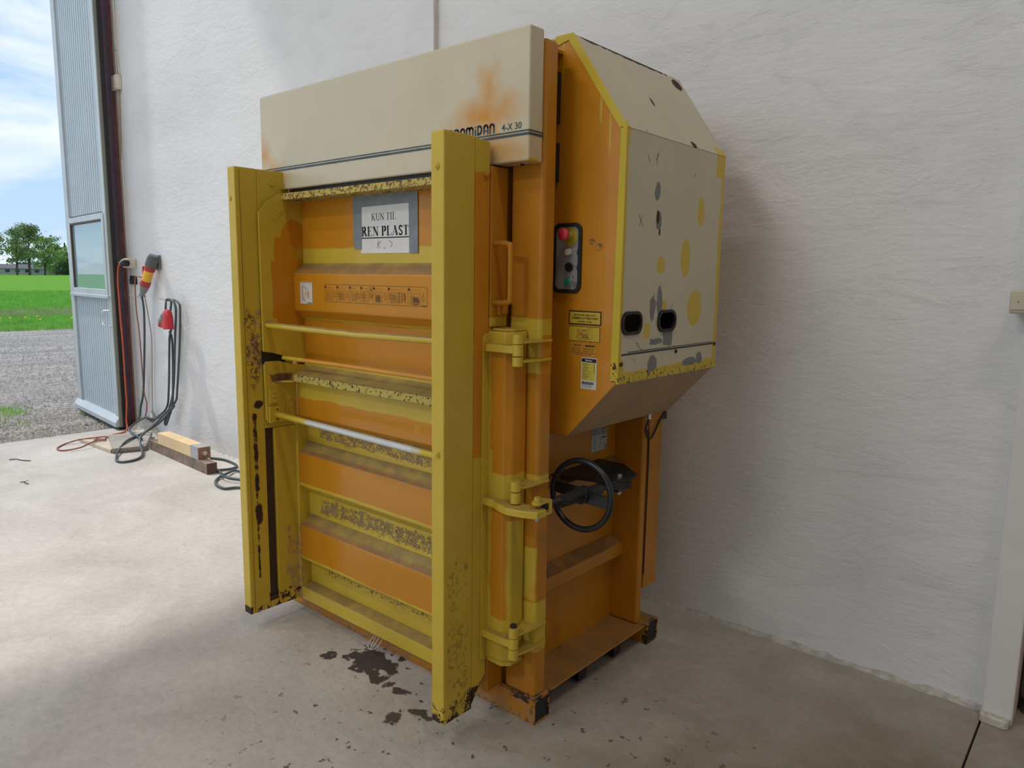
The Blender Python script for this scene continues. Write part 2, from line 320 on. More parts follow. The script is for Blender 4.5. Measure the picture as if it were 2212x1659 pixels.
redpl = simple('red_plastic', (.55, .03, .035), .4, 0, .08, 30)
darkred = simple('dark_red_plastic', (.36, .03, .04), .4, 0, .08, 30)
yelpl = simple('yellow_plastic', (.75, .42, .03), .4, 0, .08, 30)
greypl = simple('grey_plastic', (.20, .20, .19), .5, 0, .1, 30)
dgreypl = simple('dark_grey_plastic', (.09, .10, .095), .5, 0, .1, 30)
cabg = simple('dark_green_grey_cable', (.055, .075, .075), .45, 0, .15, 30)
cabb = simple('beige_cable', (.40, .34, .26), .5, 0, .15, 30)
cabr = simple('brown_red_cable', (.28, .10, .06), .5, 0, .15, 30)
cabo = simple('orange_cable', (.62, .10, .035), .5, 0, .1, 30)
cabw = simple('white_cable', (.62, .59, .52), .5, 0, .1, 30)

# ------------------------------------------------------------------ room shell
WY = 2.937
struct(MB().box(-7.42, -.277, -6.2, 2.96, -.2, 0), 'floor', concrete)
struct(MB().box(-.270, 5.2, -6.2, 3.6, -.2, 0), 'floor', concrete)
struct(MB().box(-.277, -.270, -6.2, 3.2, -.2, -.022), 'trim_2', simple('joint_filler', (.02, .018, .016), .9))
struct(MB().box(-7.40, -.20, WY, 3.15, 0, 8.6), 'wall_back', plaster)
struct(MB().box(.06, 5.2, 2.95, 3.15, 0, 8.6).box(-.2, .06, 3.12, 3.2, 0, 8.6), 'wall_back_right', plaster)
struct(MB().box(-7.42, 5.2, -6.2, 3.2, 8.4, 8.6), 'ceiling', greyroof)
struct(MB().box(-7.55, -7.40, -6.2, 2.85, 7.87, 8.6).box(-7.55, -7.40, -6.2, -3.6, 0, 7.87), 'wall_left', whitep)
struct(MB().box(5.0, 5.2, -6.2, 3.0, 0, 8.4), 'wall_right', greyroof)
struct(MB().box(-7.4, -7.0, -6.2, -6.0, 0, 8.4).box(-.6, 5.0, -6.2, -6.0, 0, 8.4).box(-7.0, -.6, -6.2, -6.0, 5.6, 8.4), 'wall_front', whitep)  # unseen wall; its opening is sized for the fill light it lets in
# pilasters
struct(MB().box(-3.29, -3.085, 2.905, 2.95, 0, 8.4), 'trim_3', plaster, bevel=.004)
struct(MB().box(-.276, -.186, 2.868, 3.12, .0, 8.4), 'trim_4', whitep, bevel=.006)
ft = struct(MB().prism([(-.278, 2.85), (-.272, 2.838), (-.205, 2.833), (-.192, 2.842), (-.19, 2.868), (-.278, 2.868)], 2, 0, .03), 'trim_5', simple('chipped_mortar', (.50, .47, .42), .8, 0, .3, 40, .8, 60), bevel=.004)
# rough mortar ridge along the foot of the wall
mb = MB(); xs = [-7.3+i*.045 for i in range(157)]; pr_ = []
vs = []
for i, x in enumerate(xs):
    d = .006+.012*random.random(); h = .006+.016*random.random()
    vs += [(x, WY-d-.012, 0), (x, WY-d*.6, h*.6), (x, WY+.001, h)]
fs = []
for i in range(len(xs)-1): a = i*3; fs += [(a, a+3, a+4, a+1), (a+1, a+4, a+5, a+2)]
mb.add(vs, fs); struct(mb, 'trim_6', simple('rough_mortar', (.44, .42, .39), .8, 0, .25, 30, .8, 80))
# steel column, rubber gap and smooth white edge at the gate
struct(MB().box(-7.505, -7.401, 2.905, 3.0, -.05, 8.4).box(-7.401, -7.345, 2.905, 2.9365, 0, 8.4), 'trim_7', steelred)
struct(MB().box(-7.345, -7.30, 2.925, WY, 0, 8.4), 'trim_8', whitep)
struct(MB().box(-.165, .05, 2.99, 3.1, .0, 8.4), 'trim_9', steelred)

# ------------------------------------------------------------------ outside ground
gravel, nt, b = mat_base('gravel'); L = nt.links; tc = N(nt, 'ShaderNodeTexCoord'); P = tc.outputs['Object']
rv = N(nt, 'ShaderNodeValToRGB'); L.new(noise(nt, P, 24, 9, (1, 1, 1), .75), rv.inputs[0]); e = rv.color_ramp.elements; e[0].position = .36; e[0].color = (.16, .148, .13, 1); e[1].position = .62; e[1].color = (.50, .46, .41, 1)
rv2 = N(nt, 'ShaderNodeValToRGB'); L.new(noise(nt, P, .9, 5, (2.2, .35, 1)), rv2.inputs[0]); e = rv2.color_ramp.elements; e[0].position = .35; e[0].color = (.75, .75, .75, 1); e[1].position = .65; e[1].color = (1.25, 1.22, 1.18, 1)
mm = N(nt, 'ShaderNodeVectorMath', operation='MULTIPLY'); L.new(rv.outputs[0], mm.inputs[0]); L.new(rv2.outputs[0], mm.inputs[1]); L.new(mm.outputs[0], b.inputs['Base Color']); setv(b, 'Roughness', .9)
bp = N(nt, 'ShaderNodeBump'); bp.inputs['Strength'].default_value = .8; bp.inputs['Distance'].default_value = .03; L.new(noise(nt, P, 30, 8, None, .7), bp.inputs['Height']); L.new(bp.outputs[0], b.inputs['Normal'])
mb = MB(); nx, ny = 30, 40
vs = []; 
for i in range(nx+1):
    for j in range(ny+1):
        x = -7.42-15.2*(i/nx)**1.4; y = -14+34*j/ny; vs.append((x, y, -.035+(.03*random.random()-.012 if 0 < i else -.01)))
mb.add(vs, [(i*(ny+1)+j, i*(ny+1)+j+1, (i+1)*(ny+1)+j+1, (i+1)*(ny+1)+j) for i in range(nx) for j in range(ny)], True)
struct(mb, 'ground', gravel)
field, nt, b = mat_base('field_grass'); L = nt.links; tc = N(nt, 'ShaderNodeTexCoord'); P = tc.outputs['Object']
rv = N(nt, 'ShaderNodeValToRGB'); L.new(noise(nt, P, .6, 8, (1, .5, 1), .7), rv.inputs[0]); e = rv.color_ramp.elements; e[0].position = .3; e[0].color = (.085, .24, .012, 1); e[1].position = .7; e[1].color = (.14, .32, .02, 1)
g = N(nt, 'ShaderNodeSeparateXYZ'); L.new(P, g.inputs[0])
dry = M1(nt, 'ADD', M1(nt, 'MULTIPLY', M1(nt, 'SUBTRACT', noise(nt, P, 1.5, 5), .5), 9), M1(nt, 'ABSOLUTE', M1(nt, 'ADD', g.outputs[0], 28.5)))
dm = N(nt, 'ShaderNodeMapRange'); L.new(dry, dm.inputs[0]); dm.inputs[1].default_value = 2.6; dm.inputs[2].default_value = 1.4; dm.inputs[4].default_value = .85; dm.clamp = True
mx = N(nt, 'ShaderNodeMix', data_type='RGBA'); L.new(dm.outputs[0], mx.inputs[0]); L.new(rv.outputs[0], mx.inputs[6]); mx.inputs[7].default_value = (.36, .32, .21, 1)
L.new(mx.outputs[2], b.inputs['Base Color']); setv(b, 'Roughness', .95); setv(b, 'Specular IOR Level', .1)
fo = MB().add([(-22.4, -60, 0), (-22.4, 60, 0), (-400, 400, 0), (-400, -400, 0)], [(0, 1, 2, 3)]).build('field', field); fo['kind'] = 'structure'
# grass verge: blades
def blades(n, xr, ypick, h, wd, name, mat, label, z0=0):
    mb = MB(); vs = []; fs = []
    for i in range(n):
        x = xr[0]+(xr[1]-xr[0])*random.random(); y = ypick(x); a = random.random()*math.pi; hh = h*(.5+random.random()); l = (random.random()-.5)*hh*.9
        dx, dy = math.cos(a)*wd, math.sin(a)*wd
        k = len(vs); vs += [(x-dx, y-dy, z0-.01), (x+dx, y+dy, z0-.01), (x+l, y+l*.6, z0+hh)]; fs.append((k, k+1, k+2))
    mb.add(vs, fs); o = mb.build(name, mat); return tag(o, label, 'grass', kind='stuff')
gr1 = simple('green_grass_blades', (.27, .55, .08), .8, 0, .35, 2); gr2 = simple('dry_grass_blades', (.45, .39, .26), .9, 0, .3, 2)
yr = lambda x: (-x)*(.22+.16*random.random())
blades(15000, (-21.2, -30), yr, .10, .012, 'verge_grass', gr1, 'short green grass along the far edge of the gravel yard')
blades(16000, (-30, -60), yr, .13, .02, 'field_grass', gr1, 'bright green crop growing in the open field')
blades(2500, (-26.5, -30.5), yr, .16, .010, 'dry_grass', gr2, 'band of dry bleached grass between verge and field')
for (gx, gy, gn, rr) in ((-9.2, 2.35, 260, .30), (-8.55, 2.9, 40, .1), (-8.6, 2.2, 60, .4)):
    blades(gn, (gx-rr, gx+rr), lambda x, gy=gy, rr=rr: gy+rr*.6*random.gauss(0, .5), .035, .005, 'weed_tuft', gr1, 'patch of small green weeds growing in the gravel near the gate', -.02)
pb = MB(); vs = []; fs = []
for i in range(9000):
    x = -7.5-13*random.random()**1.6; y = (-x)*(.18+.2*random.random()) if x < -8 else 1.5+1.5*random.random(); r = .006+.014*random.random()**2; k = len(vs); z = -.02
    vs += [(x+r, y, z), (x, y+r, z), (x-r, y, z), (x, y-r, z), (x, y, z+r*.9)]; fs += [(k, k+1, k+4), (k+1, k+2, k+4), (k+2, k+3, k+4), (k+3, k, k+4)]
pb.add(vs, fs); tag(pb.build('gravel_stones', simple('gravel_stone', (.34, .31, .28), .9, 0, .45, 30)), 'loose grey gravel stones scattered over the yard outside', 'gravel', kind='stuff')
dan = simple('dandelion_yellow', (.85, .62, .02), .8)
proto = None
for i, (x, y) in enumerate(((-24.6, 6.3), (-24.8, 6.6), (-25.2, 7.4), (-23.9, 7.9), (-24.2, 8.1), (-25.4, 6.0), (-23.6, 7.0), (-24.4, 8.35), (-24.9, 7.0))):
    if proto is None:
        proto = MB().dome((0, 0, .13), (0, 0, 1), .035, .02, 8, 3).tube([(0, 0, 0), (.003, 0, .13)], .004, 5).build('dandelion', dan)
        o = proto
    else: o = proto.copy(); C.objects.link(o)
    o.location = (x, y, 0); tag(o, 'small yellow dandelion flower in the verge grass beyond the gravel', 'flower', 'dandelions in the verge')
# trees
leafM = [simple('tree_leaf_green', (.24, .31, .13), .8, 0, .35, .3), simple('tree_leaf_light', (.32, .44, .14), .8, 0, .35, .3), simple('tree_leaf_dark', (.09, .16, .07), .8, 0, .3, .3)]
bark = simple('tree_bark', (.10, .085, .07), .9, 0, .2, 1)
def tree(x, y, h, rad, n, lm, label, cb=.25, conif=False):
    t = empty('tree', (x, y, 0), label, 'tree', 'trees at the far edge of the field')
    tb = MB(); tb.tube([(x, y, 0), (x+.4, y, h*.3), (x, y+.3, h*.6), (x+.2, y, h*.9)], [h*.025, h*.02, h*.013, .05], 7)
    if not conif:
        for k in range(9):
            a = k*2.4; z = h*(.18+.06*k); rr = rad*.8
            tb.tube([(x+.2, y, z), (x+math.cos(a)*rr*.5, y+math.sin(a)*rr*.5, z+h*.16), (x+math.cos(a)*rr, y+math.sin(a)*rr, z+h*.26)], [h*.011, h*.007, .04], 5)
    tb.build('trunk', bark, t)
    mb = MB(); vs = []; fs = []
    cl = [(random.gauss(0, .45), random.gauss(0, .45), random.random()) for _ in range(26)]
    for i in range(n):
        if conif:
            f = random.random(); zz = h*(.08+.92*f); r = rad*(1-f)*random.random(); a = random.random()*6.28; px, py = math.cos(a)*r, math.sin(a)*r
        else:
            c = random.choice(cl); ph = c[2]; rz = math.sqrt(max(.05, 1-(2*ph-1)**2*.9))
            px = (c[0]*rz+random.gauss(0, .17))*rad; py = (c[1]*rz+random.gauss(0, .17))*rad; zz = h*(cb+(1-cb)*(.05+.85*ph)+random.gauss(0, .035))
        s = .16+.26*random.random(); d1 = Vector((random.gauss(0, 1), random.gauss(0, 1), random.gauss(0, 1))).normalized(); d2 = d1.orthogonal().normalized()
        q = Vector((x+px, y+py, max(zz, .3))); k = len(vs); vs += [q-d1*s, q+d2*s*.6, q+d1*s, q-d2*s*.6]; fs.append((k, k+1, k+2, k+3))
    mb.add(vs, fs); fo = mb.build('foliage', lm, t); return t
tree(-262, 66.5, 16.0, 5.5, 1500, leafM[0], 'sparse broadleaf tree at the far left edge of the field view')
tree(-268, 74.2, 14.5, 4.5, 1500, leafM[0], 'thin open-crowned tree second from the left beyond the field')
tree(-277, 80.2, 17.2, 6.0, 4200, leafM[0], 'tallest full-crowned green tree beyond the field', .16)
tree(-283, 86.5, 13.5, 5.0, 2600, leafM[1], 'lighter green tree right of the tallest tree beyond the field', .12)
tree(-288, 91.5, 12, 4.5, 2400, leafM[1], 'light green drooping tree between tall tree and low dark ones', .02)
tree(-297, 96.5, 9, 4.5, 2200, leafM[2], 'low dark green bushy tree near the gate leaf beyond the field', .0)
tree(-303, 101, 8, 4.5, 2200, leafM[2], 'low dark tree just left of the open gate leaf', .0)
tree(-330, 108.5, 12.5, 2.6, 1400, leafM[2], 'small pointed conifer just left of the open gate leaf', .1, True)
for (hx, hy) in ((-318, 84),):
    hb = MB(); vs = []; fs = []
    for i in range(5000):
        s = .4+.5*random.random(); yy = 60+70*random.random(); q = Vector((-322+random.random()*5, yy, 3.2*random.random()*(1+.35*math.sin(yy*.5)))); d1 = Vector((random.gauss(0, 1), random.gauss(0, 1), random.gauss(0, 1))).normalized(); d2 = d1.orthogonal().normalized()
        k = len(vs); vs += [q-d1*s, q+d2*s, q+d1*s, q-d2*s]; fs.append((k, k+1, k+2, k+3))
    hb.add(vs, fs); tag(hb.build('hedgerow', leafM[2]), 'low dark green hedgerow running behind the trees beyond the field', 'hedge')
# long low farm building behind the trees
fb = empty('farm_building', (-300, 80, 0), 'long low white farm building behind the trees beyond the field', 'building')
wallf = simple('farm_wall', (.45, .45, .45), .8)
MB().box(-306, -300, 72, 98, 0, 2.1).build('wall', wallf, fb); MB().prism([(-306.6, 2.1), (-299.4, 2.1), (-303, 3.6)], 1, 71.5, 98.5).build('roof', simple('farm_roof', (.12, .12, .14), .8), fb)
wd = simple('dark_window', (.04, .045, .06), .2)
for k in range(8): MB().box(-299.98, -299.9, 73.5+k*3, 74.8+k*3, .8, 1.7).build('window', wd, fb)

# ------------------------------------------------------------------ folding gate leaf
P0 = Vector((-8.743, 2.921, 0)); P1 = Vector((-7.362, 2.791, 0)); U = (P1-P0).normalized(); Nn = Vector((U.y, -U.x, 0))
GL = empty('gate_leaf', (-8.05, 2.86, 0), 'tall grey-blue corrugated gate leaf with window, folded open outside', 'gate')
def LP(s, d, z): q = P0+U*s+Nn*d; return (q.x, q.y, z)
def lbox(mb, s0, s1, d0, d1, z0, z1):
    v = [LP(s, d, z) for z in (z0, z1) for d in (d1, d0) for s in (s0, s1)]
    return mb.add(v, [(0, 2, 3, 1), (4, 5, 7, 6), (0, 1, 5, 4), (2, 6, 7, 3), (0, 4, 6, 2), (1, 3, 7, 5)])
lbox(MB(), .0, .13, -.03, .02, .06, 7.7).build('stile', alu, GL, bevel=.003)
lbox(MB(), 1.33, 1.45, -.03, .02, .06, 7.7).build('stile', alu, GL, bevel=.003)
def corr(z0, z1):
    mb = MB(); n = 17; vs = []; s0, s1 = .13 if z0 > 2 else .10, 1.35; p = (s1-s0)/n; prof = []
    for i in range(n): prof += [(s0+p*i, .0), (s0+p*(i+.62), .0), (s0+p*(i+.70), -.018), (s0+p*(i+.92), -.018)]
    prof.append((s1, 0))
    vs = [LP(s, d, z) for z in (z0, z1) for s, d in prof]; m = len(prof)
    return mb.add(vs, [(i, i+1, m+i+1, m+i) for i in range(m-1)])
mb = corr(.12, 1.24); lbox(mb, .1, 1.33, -.03, -.02, .1, 1.26); mb.build('corrugated_panel', leafm, GL)
mb = corr(2.06, 7.7); lbox(mb, .1, 1.33, -.03, -.02, 2.0, 7.7); mb.build('corrugated_panel', leafm, GL)
wf = MB(); lbox(wf, .11, .18, -.02, .03, 1.27, 2.04); lbox(wf, 1.30, 1.36, -.02, .03, 1.27, 2.04); lbox(wf, .18, 1.30, -.02, .03, 1.27, 1.33); lbox(wf, .18, 1.30, -.02, .03, 1.985, 2.04)
wfo = wf.build('window_frame', alu, GL, bevel=.004)
wg = MB(); lbox(wg, .18, .19, -.005, .025, 1.33, 1.985); lbox(wg, .19, 1.30, -.005, .025, 1.97, 1.985); wg.build('gasket', simple('brown_gasket', (.10, .06, .05), .6), wfo)
gl, nt, b = mat_base('window_glass'); setv(b, 'Transmission Weight', .55); setv(b, 'Base Color', (.42, .60, .60, 1)); setv(b, 'Roughness', .02); setv(b, 'IOR', 1.5)
lbox(MB(), .18, 1.30, 0, .006, 1.33, 1.985).build('pane', gl, wfo)
lbox(MB(), .08, 1.40, .0, .045, 1.245, 1.275).build('ledge', alu, GL, bevel=.004)
bt = MB(); v = [LP(s, d, z) for s in (-.02, 1.46) for d, z in ((-.035, .12), (.025, .12), (.06, .07), (.06, .03), (-.035, .03))]
bt.add(v, [(0, 1, 6, 5), (1, 2, 7, 6), (2, 3, 8, 7), (3, 4, 9, 8), (4, 0, 5, 9), (4, 3, 2, 1, 0), (5, 6, 7, 8, 9)]); bt.build('bottom_sill', alu, GL)
rb_ = MB(); lbox(rb_, -.02, 1.46, -.03, .03, .0, .032); rb_.build('rubber_seal', rubber, GL)
MB().tube(crom([LP(1.37, .02, 1.135), LP(1.34, .075, 1.13), LP(1.33, .08, 1.08), LP(1.335, .08, 1.03), LP(1.36, .075, 1.0), LP(1.39, .02, .985)], 4), .007, 8).build('handle', chrome, GL)
gap = MB(); lbox(gap, 1.468, 1.50, -.03, .0, .02, 7.7); gap.build('edge_seal', rubber, GL)
ed = MB(); lbox(ed, 1.445, 1.470, -.03, .028, .03, 7.7); ed.build('edge_profile', simple('grey_green_profile', (.26, .27, .24), .5), GL)
lbox(MB(), 0, 1.45, -.03, .02, 7.7, 7.76).build('top_rail', alu, GL)

# ================================================================== the baling press
PR = empty('baling_press', O, 'large orange, yellow and cream baling press with side handwheel', 'machine')
XI0, XI1 = -2.715, -1.612          # inner width of the door between the two front posts
dust_c = .85
rustspk = (RUST, 22, .56)
door_m = painted('door_paint', YEL, O, [
    (ORG, [(-3, -1, 1.778, 1.85, 1.605, 1.9), (-3, -1, 1.778, 1.85, 1.145, 1.309)], .006, 9, .003, None, .3),          # recessed sheet, upper fields
    (ORG, [(-3, -1, 1.70, 1.779, 1.308, 1.7)], .002, 9, .002, None, .28),
    (ORG, [(-3, -1, 1.735, 1.785, .85, .985)], .010, 7, .003, None, .26),
    (ORG, [(-3, -1, 1.735, 1.76, .606, .760)], .004, 9, .002, None, .2),
    (ORG, [(-3, -1, 1.735, 1.76, .268, .430)], .006, 9, .002, None, .22),
    ((.30, .21, .08), [(-2.62, -1, 1.765, 1.85, .81, .872), (-2.62, -1, 1.765, 1.85, .475, .535), (-2.62, -1, 1.765, 1.85, .805, .825)], .012, 13, .003, (34, .47), .8),
    ((.16, .085, .035), [(-2.62, -1, 1.765, 1.85, .80, .875), (-2.62, -1, 1.765, 1.85, .465, .54)], .015, 13, .003, (120, .56), .8),
    (BRN, [(-2.60, -1, 1.765, 1.85, .20, .235)], .010, 16, .003, (90, .55), .8),
], rough=.38, dust=dust_c, chips=.45, bump=.16, coat=.15)
rib_top_rust = ('x',)
post_m = painted('post_paint', YEL, O, [
    (LTR, [('e', -2.72, 1.60, 1.31, .03, .035, .05), ('e', -2.72, 1.585, 1.19, .03, .05, .08), (-2.725, -2.70, 1.69, 1.75, .08, .42)], .02, 14, .006, (40, .46), .7),
    (BRN, [('e', -2.72, 1.545, 1.31, .03, .022, .045), ('e', -2.72, 1.56, 1.15, .03, .03, .12)], .01, 20, .006, (70, .50), .75),
    (RUST, [(-2.725, -2.70, 1.549, 1.556, .22, .72), (-2.725, -2.70, 1.545, 1.562, .60, .93), ('e', -2.72, 1.572, .965, .02, .022, .02), ('e', -2.72, 1.558, .50, .02, .018, .05), (-2.8, -2.6, 1.595, 1.642, .10, .135), (-2.8, -2.6, 1.50, 1.512, .05, .10)], .006, 34, .002, None, .8),
    (RUST, [(-2.8, -2.6, 1.62, 1.75, .05, .13), (-2.8, -2.6, 1.50, 1.62, .05, .095)], .012, 24, .003, (28, .54), .8),
    (RUST, [(-1.62, -1.54, 1.49, 1.56, .05, .125), (-1.62, -1.54, 1.60, 1.75, .05, .15)], .022, 22, .003, (30, .48), .8),
    (ORG, [(-1.57, -1.54, 1.636, 1.72, .93, 1.815)], .006, 8, .002, None, .36),
    ((.36, .24, .04), [(-1.56, -1.54, 1.53, 1.61, .1, .62)], .02, 18, .005, (60, .54), .7),
], rough=.42, dust=.6, chips=.5, bump=.35, coat=.1)
cheek_m = painted('cheek_paint', YEL, O, [
    (ORG, [(-2.71, -2.69, 1.66, 1.80, 1.285, 1.65), ('e', -2.70, 1.75, 1.66, .1, .06, .06), (-2.71, -2.69, 1.643, 1.7, 1.32, 1.55)], .010, 7, .003, None, .32),
    (BRN, [(-2.71, -2.69, 1.62, 1.72, 1.055, 1.085)], .01, 18, .004, None, .8),
], rough=.4, dust=.8, chips=.3, bump=.2)
lip_m = painted('chipped_lip_paint', (.52, .42, .10), O, [
    ((.04, .022, .012), [(-2.72, -1.6, 1.6, 1.8, 1.79, 1.83)], .02, 20, .002, (13, .60), .8),
    (RUST, [(-2.69, -1.6, 1.6, 1.8, 1.05, 1.09)], .0, 20, .002, (95, .56), .8),
    (BRN, [(-2.72, -1.6, 1.6, 1.8, 1.79, 1.83)], .02, 20, .002, (80, .52), .8)], rough=.7, dust=.7, bump=.5)
body_m = painted('body_paint', (.50, .20, .012), O, [  # orange base darkened: shade of the side recess is put into the colour
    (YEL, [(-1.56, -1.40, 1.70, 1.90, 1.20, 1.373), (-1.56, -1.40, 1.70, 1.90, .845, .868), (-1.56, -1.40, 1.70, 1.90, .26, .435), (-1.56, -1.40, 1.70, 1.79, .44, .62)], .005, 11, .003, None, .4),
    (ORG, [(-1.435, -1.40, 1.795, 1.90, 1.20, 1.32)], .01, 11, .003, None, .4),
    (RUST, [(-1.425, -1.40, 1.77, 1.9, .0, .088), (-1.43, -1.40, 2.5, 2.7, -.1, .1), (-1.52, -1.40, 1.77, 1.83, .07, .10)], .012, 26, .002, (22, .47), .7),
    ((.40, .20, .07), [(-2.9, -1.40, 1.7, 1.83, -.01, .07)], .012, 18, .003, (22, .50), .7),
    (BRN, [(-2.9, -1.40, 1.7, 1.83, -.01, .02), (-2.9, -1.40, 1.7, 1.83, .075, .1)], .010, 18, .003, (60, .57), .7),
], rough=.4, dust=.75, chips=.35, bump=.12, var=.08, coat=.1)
colm = painted('door_column_paint', ORG, O, [
    (YEL, [(-1.6, -1.4, 1.6, 1.8, 1.285, 1.4), (-1.6, -1.4, 1.6, 1.8, .765, .876), (-1.6, -1.4, 1.6, 1.8, .2, .385), (-1.6, -1.545, 1.6, 1.8, .2, 1.4), (-1.6, -1.535, 1.6, 1.8, .35, .95), (-1.475, -1.44, 1.70, 1.8, .35, .72), (-1.475, -1.44, 1.70, 1.8, .15, .3)], .007, 9, .003, None, .42)], rough=.4, dust=.6, chips=.35, bump=.15, coat=.1)
cream_m = painted('cream_cover_paint', CRM, O, [
    ((.60, .26, .02), [(-1.60, -1.565, 1.6, 1.8, 2.03, 2.115), ('e', -1.60, 1.72, 1.985, .105, .2, .045), (-1.64, -1.54, 1.6, 1.8, 1.93, 2.0)], .022, 11, .040, None, .3),
    ((.60, .30, .05), [('e', -1.53, 1.72, 1.885, .055, .2, .025), ('e', -2.87, 1.72, 1.99, .04, .2, .04), ('e', -2.78, 1.72, 1.91, .05, .2, .03)], .022, 11, .045, None, .35),
    (YEL, [('e', -1.42, 1.745, 1.835, .012, .03, .022)], .004, 20, .002, None, .4),
], rough=.3, dust=.2, chips=.12, bump=.07, var=.03, coat=.2)
hous_m = painted('housing_cream_paint', (.56, .50, .37), O, [
    (YEL, [(-1.25, -1.1, 1.92, 1.948, 1.1, 1.93), (-1.3, -1.1, 1.92, 1.957, 1.90, 1.97), (-1.3, -1.1, 2.545, 2.63, 1.87, 1.975), (-1.3, -1.1, 2.59, 2.63, 1.2, 1.9), (-1.3, -1.1, 1.92, 2.63, 1.15, 1.208), (-1.3, -1.1, 1.92, 1.965, 1.15, 1.25)], .006, 10, .002, None, .4),
    (YEL, [('e', -1.21, 2.44, 1.74, .1, .026, .048), ('e', -1.21, 2.338, 1.575, .1, .034, .066), ('e', -1.21, 2.172, 1.545, .1, .027, .03), ('e', -1.21, 2.423, 1.40, .1, .055, .062), (-1.3, -1.1, 2.40, 2.47, 1.40, 1.455), (-1.3, -1.1, 2.078, 2.118, 1.305, 1.358), ('e', -1.21, 2.20, 1.41, .1, .02, .02)], .006, 14, .002, None, .4),
    ((.20, .20, .205), [('e', -1.21, 2.128, 1.40, .1, .018, .045), ('e', -1.21, 2.172, 1.425, .1, .016, .05), (-1.3, -1.1, 2.12, 2.21, 1.285, 1.305), (-1.3, -1.1, 2.2, 2.27, 1.275, 1.325), ('e', -1.21, 2.14, 1.22, .1, .03, .03), ('e', -1.21, 2.40, 1.205, .1, .05, .02), ('e', -1.21, 2.485, 1.215, .1, .022, .022), ('e', -1.21, 2.13, 1.778, .1, .017, .03), ('e', -1.21, 2.145, 1.69, .1, .018, .028)], .009, 20, .0015, None, .6),
    (RUST, [('e', -1.21, 2.138, 1.697, .1, .008, .02), ('e', -1.21, 2.152, 1.655, .1, .005, .012), ('e', -1.21, 2.37, 1.958, .1, .018, .012), ('e', -1.29, 2.23, 2.085, .2, .008, .014), ('e', -1.40, 2.56, 2.22, .02, .035, .035), ('e', -1.42, 2.3, 2.25, .02, .22, .009), ('e', -1.42, 2.02, 2.25, .02, .06, .008)], .004, 30, .001, None, .7),
    (RUST, [(-1.3, -1.2, 1.96, 2.45, 1.17, 1.2)], .008, 40, .001, (60, .57), .7),
], rough=.36, dust=0, chips=.25, bump=.06, var=.03)
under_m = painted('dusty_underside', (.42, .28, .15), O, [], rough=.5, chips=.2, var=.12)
trim_m = painted('trim_yellow', (.58, .43, .03), O, [(RUST, [(-1.3, -1.1, 1.9, 1.95, 1.16, 1.24)], .01, 30, .001, (60, .55), .7)], rough=.4, chips=.2)

# base frame
def htube(mb, x0, x1, y0, y1, z0, z1, t=.006):
    mb.box(x0, x1, y0, y1, z0, z0+t).box(x0, x1, y0, y1, z1-t, z1).box(x0, x1, y0, y0+t, z0+t, z1-t).box(x0, x1, y1-t, y1, z0+t, z1-t); return mb
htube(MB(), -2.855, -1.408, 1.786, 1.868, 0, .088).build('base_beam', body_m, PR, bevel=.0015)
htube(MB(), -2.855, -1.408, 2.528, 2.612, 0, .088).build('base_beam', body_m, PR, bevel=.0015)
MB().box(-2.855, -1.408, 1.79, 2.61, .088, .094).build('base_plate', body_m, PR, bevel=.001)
MB().box(-1.52, -1.412, 1.7925, 1.8615, .0065, .0815).build('dark_tube_inside', ink, PR); MB().box(-1.52, -1.412, 2.5345, 2.6055, .0065, .0815).build('dark_tube_inside', ink, PR)
inn = MB(); 
for cx_ in (-2.4, -1.75): MB().box(cx_, cx_+.04, 1.868, 2.528, .02, .088).build('cross_member', darkm, PR)
for cy in (2.12, 2.36):
    rb1 = MB().cyl((-1.50, cy, .024), (-1.455, cy, .024), .024, 18).build('roller', blackm, PR, bevel=.003)
    for bx in (-1.51, -1.452): MB().box(bx, bx+.007, cy-.025, cy+.025, .012, .088).build('roller_bracket', darkm, rb1)
# body
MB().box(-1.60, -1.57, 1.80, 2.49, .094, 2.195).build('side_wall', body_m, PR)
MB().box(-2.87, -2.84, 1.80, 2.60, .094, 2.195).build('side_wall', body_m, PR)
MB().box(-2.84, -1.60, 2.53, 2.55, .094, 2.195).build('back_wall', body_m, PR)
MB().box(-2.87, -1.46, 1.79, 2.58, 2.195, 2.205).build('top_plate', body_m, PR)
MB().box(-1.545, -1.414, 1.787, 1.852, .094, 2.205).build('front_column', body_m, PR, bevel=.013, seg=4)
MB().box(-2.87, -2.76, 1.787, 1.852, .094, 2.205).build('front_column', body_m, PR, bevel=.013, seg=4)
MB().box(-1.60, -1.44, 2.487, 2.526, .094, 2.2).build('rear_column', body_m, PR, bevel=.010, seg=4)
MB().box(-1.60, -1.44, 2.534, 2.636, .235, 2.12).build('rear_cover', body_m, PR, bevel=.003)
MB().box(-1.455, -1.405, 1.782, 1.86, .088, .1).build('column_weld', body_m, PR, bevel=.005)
for (z0, z1, n) in ((.371, .457, 1), (.66, .79, 2)):
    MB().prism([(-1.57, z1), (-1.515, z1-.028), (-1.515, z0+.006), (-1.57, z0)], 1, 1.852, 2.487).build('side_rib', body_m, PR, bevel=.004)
# slots between body and side housing
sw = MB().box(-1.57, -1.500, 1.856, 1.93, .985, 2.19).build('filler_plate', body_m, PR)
for sa, sb in ((1.985, 2.14), (1.805, 1.925)): MB().box(-1.502, -1.4625, 1.892, 1.926, sa, sb).build('dark_slot', ink, sw)
